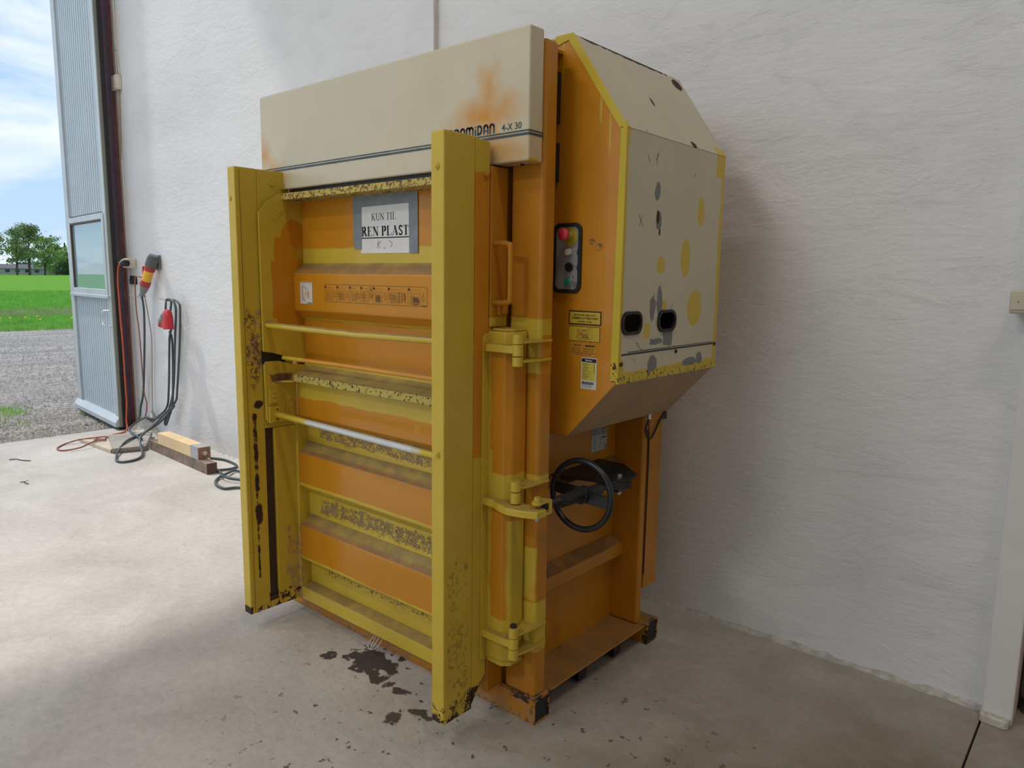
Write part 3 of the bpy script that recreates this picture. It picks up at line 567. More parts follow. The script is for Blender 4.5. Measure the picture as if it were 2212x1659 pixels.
# type plate on the side wall
tp = MB().box(-1.570, -1.5685, 2.313, 2.422, .826, .975).build('type_plate', simple('type_plate_grey', (.28, .31, .34), .4), PR); tp['label'] = 'grey rating plate with small print on the side wall'
sk = MB(); random.seed(3)
MB().box(-1.5685, -1.5682, 2.316, 2.419, .829, .888).build('print_field', simple('plate_white', (.50, .49, .48), .4), tp)
for i in range(5):
    z = .840+i*.010; sk2 = [[(2.322, z), (2.322+.022+.01*random.random(), z)], [(2.365, z), (2.375+.01*random.random(), z)], [(2.392, z), (2.40, z)]]
    strokes(sk, [(p, .002) for p in sk2], 'R', -1.5681, .0003)
strokes(sk, [([(2.385, .878), (2.412, .878)], .005)]+[([(2.320, z), (2.345, z)], .002) for z in (.90, .912, .924, .936)]+[([(2.385, z), (2.40, z)], .003) for z in (.90, .912, .924, .936)]+[([(2.404, .834), (2.416, .834), (2.416, .846), (2.404, .846)], .003)], 'R', -1.5681, .0003)
sk.build('print', ink, tp)

# ---- cream top cover with stripes and lettering
TC = MB().box(-2.883, -1.420, 1.720, 1.786, 1.843, 2.226).build('top_cover', cream_m, PR, bevel=.006, seg=3); TC['label'] = 'cream sheet-metal top cover with two dark stripes'
for sa, sb in ((1.9285, 1.9325), (1.9175, 1.9245)): MB().box(-2.884, -1.4185, 1.7188, 1.786, sa, sb).build('stripe', logoink, TC)
MB().box(-2.70, -1.60, 1.735, 1.79, 1.826, 1.8425).build('dark_gap_strip', ink, PR)
MB().cyl((-1.478, 1.76, 1.8435), (-1.478, 1.76, 1.838), .006, 12).build('screw', darkm, TC)
text('4-X 30', -1.527, -1.449, 1.9375, 1.9575, 'F', 1.7195, 'model_lettering', logoink, TC, .006)
def G(name):
    A = lambda cx, cy, r, a0, a1, sx=1, n=10: [(cx+r*sx*math.cos(math.radians(a0+(a1-a0)*i/n)), cy+r*math.sin(math.radians(a0+(a1-a0)*i/n))) for i in range(n+1)]
    w = .20
    if name == 'N': return .78, [([(.12, 0), (.12, .62)]+A(.38, .62, .27, 180, 0)+[(.64, .62), (.64, 0)], w)]
    if name == 'A': return .78, [([(.12, 0), (.12, .62)]+A(.38, .62, .27, 180, 0)+[(.64, .62), (.64, 0)], w), ([(.2, .32), (.56, .32)], .14)]
    if name == 'D': return .80, [([(.12, 0), (.12, .89), (.38, .89)]+A(.38, .5, .39, 90, -90, .66)+[(.38, .11), (.12, .11)], w)]
    if name == 'i': return .32, [([(.14, 0), (.14, .62)], w), (A(.14, .84, .08, 0, 360), .05)]
    if name == 'M': return 1.16, [([(.12, 0), (.12, .66)]+A(.34, .66, .23, 180, 0)+[(.56, .66), (.56, 0)], w), ([(.56, .66)]+A(.78, .66, .23, 180, 0)+[(1.0, .66), (1.0, 0)], w)]
    if name == 'R': return .80, [([(.12, 0), (.12, .89), (.42, .89)]+A(.42, .66, .23, 90, -90, .8)+[(.42, .43), (.2, .43)], w), ([(.42, .43), (.64, .22), (.64, 0)], w)]
    if name == 'B': return .80, [([(.12, 0), (.12, .89), (.40, .89)]+A(.40, .69, .2, 90, -90)+[(.40, .49), (.2, .49)], w), ([(.42, .49)]+A(.42, .30, .19, 90, -90)+[(.42, .11), (.12, .11)], w)]
def logo(u0, u1, v0, v1, plane, a, name, mat, parent, gapf=.06):
    tot = sum(G(c)[0]+gapf for c in 'BRAMiDAN')-gapf; sx = (u1-u0)/tot; sy = v1-v0; u = u0; mb = MB()
    for c in 'BRAMiDAN':
        wd, ls = G(c)
        strokes(mb, [([(u+p[0]*sx, v0+p[1]*sy) for p in pts], w_*(sx+sy)/2) for pts, w_ in ls], plane, a, .0007); u += (wd+gapf)*sx
    return mb.build(name, mat, parent)
logo(-1.757, -1.555, 1.9365, 1.9665, 'F', 1.7195, 'maker_lettering', logoink, TC)

# ---- door: recessed sheet, four ribs, bottom rail
D = MB().box(XI0, -1.60, 1.793, 1.800, .10, 1.815).build('door_sheet', door_m, PR); D['label'] = 'recessed door sheet, orange above and yellow with flaking paint below'
def rib(pts, lab=None, bev=.006):
    o = MB().prism(pts, 0, XI0+.01, -1.605).build('rib', door_m, D, bevel=bev, seg=3)
    if lab: o['label'] = lab
    return o
rib([(1.794, 1.548), (1.743, 1.503), (1.744, 1.352), (1.794, 1.306)], 'orange top rib carrying the instruction strip')
rib([(1.794, 1.113), (1.743, 1.062), (1.743, .902), (1.794, .868)], 'yellow and orange second rib below the chipped lip')
rib([(1.794, .783), (1.743, .737), (1.743, .592), (1.794, .547)])
rib([(1.794, .455), (1.743, .408), (1.743, .258), (1.794, .225)])
rib([(1.794, .139), (1.743, .127), (1.743, .068), (1.794, .068)], 'yellow bottom rail of the door', .004)
MB().prism([(1.794, 1.116), (1.700, 1.086), (1.700, 1.056), (1.745, 1.056)], 0, -2.66, -1.605).build('chipped_lip', lip_m, D, bevel=.003)
MB().box(XI0, -1.605, 1.697, 1.794, 1.798, 1.824).build('top_lip', lip_m, D, bevel=.002)
# cheek plates on the left
ck = MB().prism([(1.595, 1.184), (1.593, 1.745), (1.632, 1.790), (1.690, 1.824), (1.795, 1.826), (1.795, 1.125), (1.745, 1.135), (1.69, 1.160), (1.64, 1.176)], 0, -2.716, -2.704).build('cheek_plate', cheek_m, D, bevel=.0015)
ck2 = MB().prism([(1.596, 1.130), (1.605, 1.142), (1.66, 1.142), (1.715, 1.125), (1.795, 1.115), (1.795, 1.10), (1.742, 1.07), (1.742, .884), (1.62, .880), (1.606, .887), (1.600, .90)], 0, -2.717, -2.703).build('cheek_plate', cheek_m, D, bevel=.0015)
tg = MB().obox((-2.7025, 1.690, 1.762), (.0012, 0, 0), (0, .038, .034), (0, .012, -.015)).build('embossed_tag', cheek_m, ck, bevel=.001)
MB().tube([(-2.701, 1.672, 1.748), (-2.701, 1.668, 1.735), (-2.701, 1.675, 1.742)], .002, 5).tube(crom([(-2.701, 1.685, 1.768), (-2.701, 1.688, 1.75), (-2.701, 1.70, 1.762), (-2.701, 1.702, 1.775)], 4), .0018, 5).tube([(-2.701, 1.712, 1.788), (-2.701, 1.718, 1.772)], .0018, 5).build('weld_beads', cheek_m, tg)
def bolt(mb, x, y, z, r=.008): return mb.cyl((x, y, z), (x+.006, y, z), r, 6)
pl = MB().box(-2.704, -2.698, 1.612, 1.652, .965, 1.03).build('hinge_pad', cheek_m, ck2, bevel=.002)
for z in (.978, .998, 1.016): bolt(MB(), -2.698, 1.634, z).build('bolt', cheek_m, ck2)
pl = MB().box(-2.704, -2.698, 1.690, 1.725, .893, .967).build('hinge_pad', cheek_m, ck2, bevel=.002)
for z in (.928, .954): bolt(MB(), -2.698, 1.709, z, .0085).build('bolt', cheek_m, ck2)
fl = MB().box(-2.704, -2.694, 1.606, 1.652, .885, .955).build('rod_flange', cheek_m, ck2, bevel=.003)
for z in (.94, .90): MB().cyl((-2.694, 1.642, z), (-2.6935, 1.642, z), .004, 8).build('flange_hole', ink, ck2)
MB().prism([(-2.705, 1.635), (-2.66, 1.70), (-2.66, 1.745), (-2.705, 1.745)], 2, 1.052, 1.060).build('shelf_plate', cheek_m, ck2, bevel=.001)
MB().box(-2.72, -2.719+.002, 1.593, 1.70, 1.13, 1.19).build('dark_recess', ink, D)
# rods
MB().tube([(-2.70, 1.615, 1.293), (-2.4, 1.613, 1.291), (-2.1, 1.61, 1.290), (-1.61, 1.607, 1.298)], .0125, 14).build('push_rod', door_m, PR)['label'] = 'yellow painted horizontal rod across the door'
MB().tube([(-2.69, 1.675, 1.155), (-2.3, 1.69, 1.155), (-1.61, 1.70, 1.153)], .0085, 12).build('push_rod', painted('orange_rod', (.66, .30, .04), O, [(YEL, [(-2.8, -2.55, 1, 2, 1, 2)], .02, 9, .01, None, .3)], rough=.25), PR)['label'] = 'thin orange horizontal rod across the door'
silver_m = painted('worn_rod', (.62, .62, .60), O, [(YEL, [(-2.8, -2.45, 1, 2, .5, 1), (-1.80, -1.6, 1, 2, .5, 1)], .03, 9, .03, None, .4)], rough=.25, chips=.1)
setv(silver_m.node_tree.nodes['Principled BSDF'], 'Metallic', .35)
MB().tube([(-2.70, 1.640, .918), (-1.61, 1.612, .915)], .0125, 14).build('push_rod', silver_m, PR)['label'] = 'lowest rod, worn to bare steel in the middle'

# ---- posts
LPm = MB().box(-2.775, -2.722, 1.505, 1.600, .068, 1.912).box(-2.775, -2.722, 1.600, 1.742, .86, 1.912).box(-2.775, -2.722, 1.640, 1.745, .068, .86).box(-2.775, -2.722, 1.600, 1.640, .068, .115)
MB().box(-2.722, -2.703, 1.742, 1.80, .068, .90).build('door_edge', post_m, PR)
lp = LPm.build('door_post', post_m, PR, bevel=.004); lp['label'] = 'left front door post, yellow with a dark rust streak'
MB().box(-2.774, -2.735, 1.600, 1.640, .115, .86).build('slot_strip', brownpl, lp)
MB().box(-2.722, -2.7205, 1.5235, 1.5255, .08, 1.9).build('fold_line', simple('fold_shadow_paint', (.20, .16, .02), .5), lp)
for (y, z) in ((1.665, 1.862), (1.716, 1.852)): MB().cyl((-2.722, y, z), (-2.714, y, z), .011, 6).build('bolt_head', post_m, lp)
MB().cyl((-2.757, 1.505, 1.79), (-2.757, 1.501, 1.79), .008, 12).build('screw', post_m, lp)
rp = MB().box(-1.611, -1.556, 1.505, 1.635, .072, 1.915).prism([(1.636, 1.912), (1.703, 1.908), (1.703, .17), (1.680, .150), (1.660, .12), (1.636, .085)], 0, -1.609, -1.5565).build('door_post', post_m, PR, bevel=.004); rp['label'] = 'right front door post, yellow and nearest the camera'
for (x, z) in ((-1.585, 1.815), (-1.583, .96)):
    b1 = MB().cyl((x, 1.505, z), (x, 1.502, z), .010, 14).dome((x, 1.502, z), (0, -1, 0), .006, .004, 12, 3).build('screw', post_m, rp)
mb = MB(); mb.cyl((-1.5565, 1.682, 1.808), (-1.550, 1.682, 1.808), .010, 12).dome((-1.550, 1.682, 1.808), (1, 0, 0), .007, .005, 12, 3).build('screw', post_m, rp)

# ---- door column on the hinge side with weld plate
MB().prism([(-1.556, 1.700), (-1.487, 1.700), (-1.466, 1.722), (-1.463, 1.783), (-1.556, 1.783)], 2, .235, 1.333).build('door_column', colm, PR, bevel=.006, seg=3)
MB().prism(rrect(1.672, 1.712, .228, 1.325, .015), 0, -1.5565, -1.551).build('weld_plate', colm, PR, bevel=.0015)
MB().prism([(-1.545, 1.705), (-1.487, 1.703), (-1.470, 1.722), (-1.470, 1.78), (-1.545, 1.78)], 2, 1.333, 1.341).build('column_cap', colm, PR, bevel=.004)
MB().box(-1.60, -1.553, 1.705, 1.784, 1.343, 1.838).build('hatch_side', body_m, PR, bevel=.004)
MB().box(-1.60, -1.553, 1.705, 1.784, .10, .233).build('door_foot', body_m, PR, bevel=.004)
lt = MB().box(-1.553, -1.530, 1.745, 1.765, 1.385, 1.425).box(-1.553, -1.543, 1.735, 1.775, 1.378, 1.432).build('latch', body_m, PR, bevel=.003)
MB().box(-1.553, -1.530, 1.745, 1.770, .185, .222).build('lower_latch', body_m, PR, bevel=.003)
MB().tube(crom([(-1.556, 1.722, 1.604), (-1.520, 1.720, 1.604), (-1.492, 1.718, 1.600), (-1.484, 1.717, 1.585), (-1.483, 1.717, 1.44), (-1.490, 1.718, 1.424), (-1.520, 1.720, 1.420), (-1.556, 1.722, 1.420)], 5), .0088, 12).build('pull_handle', body_m, PR)
# ---- hinges
def hinge(z, zs, arms, name='hinge', armz=None, dome=True):
    h = MB()
    for a, b_ in zs: h.cyl((-1.425, 1.690, a), (-1.425, 1.690, b_), .0165, 20)
    ho = h.build('hinge', post_m, PR, bevel=.002)
    for a in arms:
        MB().prism([(-1.432, 1.703), (-1.418, 1.692), (-1.408, 1.715), (-1.402, 1.78), (-1.404, 1.835), (-1.43, 1.80), (-1.47, 1.786), (-1.455, 1.76)], 2, a-.004, a+.004).build('hinge_arm', post_m, ho, bevel=.001)
    if armz: MB().prism([(-1.553, 1.672), (-1.470, 1.672), (-1.425, 1.676), (-1.425, 1.704), (-1.462, 1.73), (-1.553, 1.712)], 2, armz-.012, armz+.012).build('door_arm', post_m, ho, bevel=.002)
    return ho
hinge(0, ((1.300, 1.330), (1.263, 1.298), (1.232, 1.260)), (1.305, 1.246), armz=1.282)
hinge(0, ((.838, .870), (.800, .835)), (.847,))
h3 = hinge(0, ((.352, .385), (.314, .350), (.278, .312)), (.358, .290), armz=.330)
MB().cyl((-1.425, 1.690, .385), (-1.425, 1.690, .394), .011, 6).build('pin_head', darkm, h3)
MB().prism([(-1.55, 1.70), (-1.487, 1.698), (-1.46, 1.722), (-1.46, 1.78), (-1.55, 1.78)], 2, .222, .238).build('column_foot', colm, PR, bevel=.004)
# ---- lock plate, screw spindle and handwheel
LKp = [(-1.556, 1.672), (-1.500, 1.668), (-1.462, 1.650), (-1.42, 1.640), (-1.365, 1.652), (-1.322, 1.672), (-1.318, 1.712), (-1.335, 1.722), (-1.40, 1.715), (-1.462, 1.73), (-1.556, 1.72)]
MB().prism(LKp, 2, .772, .796).build('lock_plate', post_m, PR, bevel=.003)
A0 = Vector((-1.345, 1.700, .797)); B0 = Vector((-1.360, 2.190, .772)); AX = (B0-A0).normalized()
SP = MB().tube([A0+AX*.03, A0+AX*.10], .011, 14)
for i in range(26): SP.torus(A0+AX*(.045+i*.0042), AX, .0108, .0016, 14, 5)
sp_ = SP.tube([A0+AX*.10, A0+AX*.47], .009, 12).build('lock_spindle', darkm, PR); sp_['label'] = 'dark threaded lock spindle with handwheel'
cl = MB()
side = AX.cross(Vector((0, 0, 1))).normalized(); upv = Vector((0, 0, 1))
for dz in (.018, -.020):
    c = A0+upv*dz
    cl.obox(c+AX*.025, side*.016, AX*.030, upv*.004); cl.cyl(c-upv*.004, c+upv*.004, .018, 18)
cl.obox(A0+AX*.052, side*.014, AX*.008, upv*.022)
cl.build('clevis', post_m, sp_, bevel=.0015)
MB().cyl(A0+upv*.022, A0+upv*.036, .011, 6).cyl(A0+upv*.020, A0+upv*.024, .015, 16).build('bolt', post_m, sp_)
MB().cyl(A0-upv*.024, A0-upv*.034, .010, 6).dome(A0-upv*.034, -upv, .009, .010, 12, 4).build('cap_nut', chrome, sp_)
HB = MB().cyl(A0+AX*.125, A0+AX*.235, .021, 24).cyl(A0+AX*.120, A0+AX*.128, .019, 24).cyl(A0+AX*.235, A0+AX*.262, .030, 24).cyl(A0+AX*.262, A0+AX*.355, .0205, 24).cyl(A0+AX*.355, A0+AX*.362, .018, 24)
HB.build('spindle_sleeve', darkm, sp_, bevel=.002)
WC = A0+AX*.248; R_ = .1155
hw = MB().torus(WC-AX*.004, AX, R_, .0105, 56, 14).build('handwheel_rim', blackm, sp_)
e1 = (side*math.cos(math.radians(-8))+upv*math.sin(math.radians(-8))).normalized()
e1 = (Vector((1, 0, -.10))).normalized(); e1 = (e1-AX*e1.dot(AX)).normalized(); e2 = AX.cross(e1)
for s in (1, -1):
    a = WC+e1*.02*s; b_ = WC+e1*(R_-.006)*s
    v = []
    for (p, hw_) in ((a, .024), (a+(b_-a)*.5, .021), (b_, .019)):
        for d in (-.003, .003): v += [p+e2*hw_+AX*d, p-e2*hw_+AX*d]
    f = [(0, 1, 5, 4), (4, 5, 9, 8), (2, 6, 7, 3), (6, 10, 11, 7), (0, 4, 6, 2), (4, 8, 10, 6), (1, 3, 7, 5), (5, 7, 11, 9), (0, 2, 3, 1), (8, 9, 11, 10)]
    MB().add(v, f).build('spoke', blackm, sp_)
# bracket at the rear end
bk = MB().prism([(-1.57, 2.06), (-1.545, 2.06), (-1.352, 2.118), (-1.318, 2.205), (-1.338, 2.275), (-1.455, 2.372), (-1.57, 2.372)], 2, .784, .793).build('spindle_bracket', darkm, PR, bevel=.002)
MB().prism([(-1.40, 2.10), (-1.352, 2.118), (-1.318, 2.205), (-1.36, 2.21)], 2, .760, .784).build('bracket_web', darkm, bk)
MB().obox(B0+Vector((0, -.012, 0)), (.022, 0, 0), (0, .026, 0), (0, 0, .024)).build('rear_clevis', blackm, bk, bevel=.002)
MB().cyl(B0+upv*.021, B0+upv*.034, .010, 6).build('bolt', chrome, bk); MB().cyl(B0-upv*.024, B0-upv*.036, .010, 6).dome(B0-upv*.036, -upv, .009, .009, 12, 4).build('cap_nut', chrome, bk)

# ---- side housing (motor cover)
HF, HR = 1.930, 2.615
prof = [(-1.570, .979), (-1.407, .979), (-1.219, 1.178), (-1.216, 1.950), (-1.423, 2.250), (-1.570, 2.250)]
front = MB().prism([(-1.570, .979), (-1.407, .979), (-1.222, 1.176), (-1.219, 1.948), (-1.424, 2.247), (-1.570, 2.247)], 1, HF, HF+.012)
hm = MB()
def q3(a, b_, y0=HF+.004, y1=HR): return [(a[0], y0, a[1]), (b_[0], y0, b_[1]), (b_[0], y1, b_[1]), (a[0], y1, a[1])]
HS = front.build('motor_housing', painted('housing_orange', ORG, O, [
    ((.58, .43, .03), [('e', -1.31, 1.93, 2.045, .003, .1, .045), ('e', -1.275, 1.93, 1.985, .002, .1, .06), ('e', -1.458, 1.93, 2.17, .002, .1, .06)], .003, 20, .001, None, .35),
    (BRN, [('e', -1.30, 1.93, 1.60, .012, .1, .012), ('e', -1.33, 1.93, 1.615, .012, .1, .008)], .006, 30, .004, (50, .5), .6)],
    rough=.30, chips=.12, bump=.08, var=.05, coat=.25), PR, bevel=.002); HS['label'] = 'housing of the power unit, orange front and cream side with knocked corners'
# side sheet with two hand holes
bm = bmesh.new()
def loop(pts):
    vs = [bm.verts.new((-1.218-O.x, p[0]-O.y, p[1]-O.z)) for p in pts]; return [bm.edges.new((vs[i], vs[(i+1) % len(vs)])) for i in range(len(vs))]
holes = [rrect(1.942, 2.058, 1.327, 1.397, .030), rrect(2.164, 2.284, 1.327, 1.397, .033)]
ed_ = loop([(HF, 1.178), (HR, 1.178), (HR, 1.950), (HF, 1.950)])
for h_ in holes: ed_ += loop(h_)
bmesh.ops.triangle_fill(bm, edges=ed_, use_beauty=True)
bmesh.ops.recalc_face_normals(bm, faces=bm.faces)
bm.normal_update()
if sum(f.normal.x for f in bm.faces) < 0: bmesh.ops.reverse_faces(bm, faces=bm.faces)
me = bpy.data.meshes.new('side_sheet'); bm.to_mesh(me); bm.free(); me.materials.append(hous_m)
so_ = bpy.data.objects.new('side_sheet', me); C.objects.link(so_); so_.parent = HS
so_.modifiers.new('sol', 'SOLIDIFY').thickness = .002
MB().prism([(-1.423, 2.250), (-1.2165, 1.950), (-1.2185, 1.948), (-1.425, 2.247)], 1, HF+.003, HR).build('sloped_top', hous_m, HS)
MB().prism([(-1.57, 2.250), (-1.423, 2.250), (-1.424, 2.247), (-1.57, 2.247)], 1, HF+.003, HR).build('flat_top', hous_m, HS)
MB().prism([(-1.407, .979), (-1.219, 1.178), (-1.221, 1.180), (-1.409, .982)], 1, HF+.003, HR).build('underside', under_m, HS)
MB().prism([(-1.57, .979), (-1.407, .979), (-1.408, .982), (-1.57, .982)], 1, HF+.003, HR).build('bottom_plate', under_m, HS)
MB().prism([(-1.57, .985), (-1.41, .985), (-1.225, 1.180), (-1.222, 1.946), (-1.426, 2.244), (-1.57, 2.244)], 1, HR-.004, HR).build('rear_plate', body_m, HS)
MB().box(-1.222, -1.2135, HF-.004, HR+.002, 1.172, 1.196).build('bottom_flange', painted('flange_yellow', (.55, .43, .04), O, [(BRN, [(-1.3, -1.2, 1.9, 2.7, 1.16, 1.2)], .0, 10, .001, (60, .56), .7)], rough=.45), HS, bevel=.002)
for nm_, pl_ in (('edge_trim', [(-1.245, 1.180), (-1.216, 1.178), (-1.213, 1.951), (-1.236, 1.951)]), ('edge_trim', [(-1.213, 1.951), (-1.420, 2.253), (-1.440, 2.236), (-1.238, 1.944)]), ('edge_trim', [(-1.420, 2.253), (-1.490, 2.253), (-1.486, 2.222), (-1.438, 2.232)])):
    MB().prism(pl_, 1, HF-.003, HF).build(nm_, trim_m, HS, bevel=.0015)
for h_ in holes:
    ys = [p[0] for p in h_]; zs = [p[1] for p in h_]; cy, cz = (min(ys)+max(ys))/2, (min(zs)+max(zs))/2
    inner = [(cy+(p[0]-cy)*.86, cz+(p[1]-cz)*.78) for p in h_]; outer = [(cy+(p[0]-cy)*1.04, cz+(p[1]-cz)*1.06) for p in h_]
    gr = ring(MB(), outer, inner, 0, -1.222, -1.212).build('hand_hole_grommet', rubber, HS, bevel=.001)
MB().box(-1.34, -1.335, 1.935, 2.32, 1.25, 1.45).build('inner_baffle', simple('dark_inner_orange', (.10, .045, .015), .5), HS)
MB().box(-1.2175, -1.2168, 1.946, 2.585, 1.2615, 1.2665).build('side_stripe', ink, HS); MB().box(-1.2175, -1.2168, 1.985, 2.585, 1.2695, 1.2715).build('side_stripe', ink, HS)
for sy_, sz_ in ((2.298, 1.253), (1.944, 1.235), (2.598, 1.262)): MB().cyl((-1.217, sy_, sz_), (-1.213, sy_, sz_), .0065, 10).build('screw', darkm, HS)
scr = []
for (a, b_) in (((2.02, 1.70), (2.045, 1.665)), ((2.045, 1.70), (2.022, 1.665)), ((2.06, 1.885), (2.075, 1.865)), ((2.11, 1.875), (2.13, 1.90)), ((2.12, 1.90), (2.118, 1.86)), ((2.03, 1.30), (2.07, 1.27)), ((2.26, 1.42), (2.25, 1.39)), ((2.04, 1.955), (2.055, 1.953)), ((2.02, 1.247), (2.03, 1.24)), ((2.38, 1.865), (2.375, 1.85))): scr.append(([a, b_], .0015))
strokes(MB(), scr, 'R', -1.2172, .0004).build('scratches', simple('scratch_brown', (.10, .07, .05), .7), HS)

# ---- control panel
CP = ring(MB(), rrect(-1.479, -1.366, 1.452, 1.675, .026), rrect(-1.467, -1.378, 1.464, 1.663, .018), 1, HF-.008, HF).build('control_panel', rubber, PR, bevel=.002); CP['label'] = 'push-button control panel with black rubber frame'
MB().prism(rrect(-1.468, -1.377, 1.463, 1.664, .018), 1, HF-.003, HF).build('face_plate', simple('panel_grey', (.36, .37, .39), .35, .1), CP)
cx = -1.412
MB().cyl((cx, HF-.003, 1.632), (cx, HF-.0045, 1.632), .030, 28).build('yellow_disc', simple('panel_yellow', (.45, .36, .02), .5), CP)
MB().cyl((cx, HF-.004, 1.637), (cx, HF-.028, 1.637), .013, 20).build('button_collar', chrome, CP)
MB().cyl((cx, HF-.028, 1.637), (cx, HF-.044, 1.637), .0165, 28, .020).dome((cx, HF-.044, 1.637), (0, -1, 0), .020, .006, 28, 4).build('emergency_button', simple('stop_red', (.62, .035, .06), .35), CP)
def button(z, m): 
    MB().cyl((cx, HF-.003, z), (cx, HF-.012, z), .0145, 24).build('button_collar', chrome, CP, bevel=.001); MB().cyl((cx, HF-.012, z), (cx, HF-.017, z), .0108, 22).build('push_button', m, CP, bevel=.001)
button(1.583, simple('button_white', (.62, .58, .52), .35)); button(1.488, simple('button_green', (.01, .27, .19), .35))
MB().cyl((cx, HF-.003, 1.535), (cx, HF-.010, 1.535), .0145, 24).build('push_button', blackm, CP, bevel=.001)
text('1 x', -1.395, -1.387, 1.583, 1.588, 'F', HF-.003, 'lettering', ink, CP, .01); text('2 x', -1.395, -1.387, 1.536, 1.541, 'F', HF-.003, 'lettering', ink, CP, .01)
ar = []
for z in (1.583, 1.536): ar += [([(-1.382, z+.008), (-1.382, z-.004)], .0022), ([(-1.3845, z-.003), (-1.382, z-.008)], .002), ([(-1.3795, z-.003), (-1.382, z-.008)], .002)]
for k in range(4): ar += [([(-1.395+.0045*k, 1.471), (-1.395+.0045*k, 1.488)], .001), ([(-1.396, 1.472+.005*k), (-1.380, 1.472+.005*k)], .001)]
ar += [([(-1.400, 1.500), (-1.398, 1.508), (-1.396, 1.500), (-1.395, 1.488)], .001)]
strokes(MB(), ar, 'F', HF-.003, .0004).build('symbols', ink, CP)
# ---- stickers on the housing front
def plate(u0, u1, v0, v1, mat, name, parent, a=HF, th=.0008): return MB().box(u0, u1, a-th, a, v0, v1).build(name, mat, parent)
ylab = simple('label_yellow', (.58, .42, .03), .4)
s1 = plate(-1.411, -1.285, 1.352, 1.397, ink, 'warning_label', PR); s1['label'] = 'yellow label with black frame: MASKINEN MÅ IKKE TØMMES AF PERSONER UNDER 18 ÅR'
plate(-1.407, -1.289, 1.356, 1.393, ylab, 'label_field', s1, HF-.0008, .0004)
for i, (t, u0, u1) in enumerate((('MASKINEN MÅ IKKE', -1.391, -1.306), ('TØMMES AF PERSONER', -1.400, -1.297), ('UNDER 18 ÅR', -1.377, -1.320))): text(t, u0, u1, 1.3805-i*.0105, 1.3875-i*.0105, 'F', HF-.0012, 'lettering', ink, s1, .02, .0003)
s2 = plate(-1.411, -1.288, 1.299, 1.347, ink, 'pictogram_label', PR); plate(-1.4095, -1.2895, 1.3005, 1.3455, ylab, 'label_field', s2, HF-.0008, .0004)
pl_ = []
for (x0, z0, x1, z1) in ((-1.375, 1.308, -1.330, 1.338), (-1.330, 1.306, -1.318, 1.342), (-1.368, 1.312, -1.336, 1.333)): pl_.append(([(x0, z0), (x1, z0), (x1, z1), (x0, z1), (x0, z0)], .0009))
for k in range(6): pl_.append(([(-1.360+k*.004, 1.325), (-1.352+k*.004, 1.310)], .0018))
pl_ += [([(-1.372, 1.306), (-1.352, 1.303), (-1.335, 1.306)], .0012), ([(-1.352, 1.332), (-1.345, 1.336), (-1.341, 1.330)], .0012)]
strokes(MB(), pl_, 'F', HF-.0012, .0003).build('drawing', simple('thin_print', (.12, .09, .03), .5), s2)
strokes(MB(), [([(-1.379, 1.337), (-1.348, 1.311)], .0018), ([(-1.379, 1.311), (-1.348, 1.337)], .0018)], 'F', HF-.0014, .0004).build('red_cross', redpl, s2)
s3 = plate(-1.402, -1.301, 1.250, 1.293, simple('label_orange', (.56, .25, .03), .35), 'service_label', PR); s3['label'] = 'orange transparent service label with small print'
text('Service', -1.388, -1.360, 1.2835, 1.2895, 'F', HF-.0008, 'lettering', ink, s3, .02, .0003); logo(-1.343, -1.306, 1.2825, 1.289, 'F', HF-.0008, 'maker_lettering', ink, s3)
for t, u0, u1, v in (('Jylland Afd.', -1.396, -1.362, 1.273), ('Sjælland Afd.', -1.350, -1.308, 1.273), ('75 58 73 30', -1.396, -1.362, 1.266), ('57 60 33 10', -1.350, -1.312, 1.266), ('Online bestilling af service www.bramidan.dk', -1.399, -1.303, 1.2595), ('Bestilling af garn 75 81 05 88', -1.383, -1.320, 1.2535)): text(t, u0, u1, v, v+.0045, 'F', HF-.0008, 'lettering', ink, s3, .01, .0003)
s4 = plate(-1.357, -1.297, 1.146, 1.248, simple('label_white', (.62, .62, .60), .35), 'inspection_label', PR); s4['label'] = 'white and yellow inspection label headed Service'
plate(-1.355, -1.299, 1.233, 1.245, ink, 'heading_field', s4, HF-.0008, .0003); plate(-1.354, -1.302, 1.174, 1.231, simple('label_lemon', (.62, .50, .05), .4), 'label_field', s4, HF-.0008, .0003)
text('Service', -1.341, -1.315, 1.236, 1.2425, 'F', HF-.0011, 'lettering', paper, s4, .02, .0003)
ls = []
for k in range(9): ls.append(([(-1.351, 1.2265-k*.0058), (-1.351+.012+.014*random.random(), 1.2265-k*.0058)], .0014))
for k in range(5): ls.append(([(-1.307, 1.228-k*.006), (-1.307, 1.224-k*.006), (-1.304, 1.224-k*.006), (-1.304, 1.228-k*.006), (-1.307, 1.228-k*.006)], .0006))
for k in range(4): ls.append(([(-1.332, 1.204-k*.006), (-1.325, 1.2055-k*.006), (-1.316, 1.203-k*.006)], .0007))
strokes(MB(), ls, 'F', HF-.0011, .0003).build('print', ink, s4)
logo(-1.352, -1.306, 1.161, 1.170, 'F', HF-.0008, 'maker_lettering', ink, s4)
text('DK 7100 B 75 587355', -1.351, -1.312, 1.1555, 1.159, 'F', HF-.0008, 'lettering', ink, s4, 0, .0003); text('Tlf. 7640 87 7188 F7', -1.351, -1.312, 1.1505, 1.154, 'F', HF-.0008, 'lettering', ink, s4, 0, .0003)
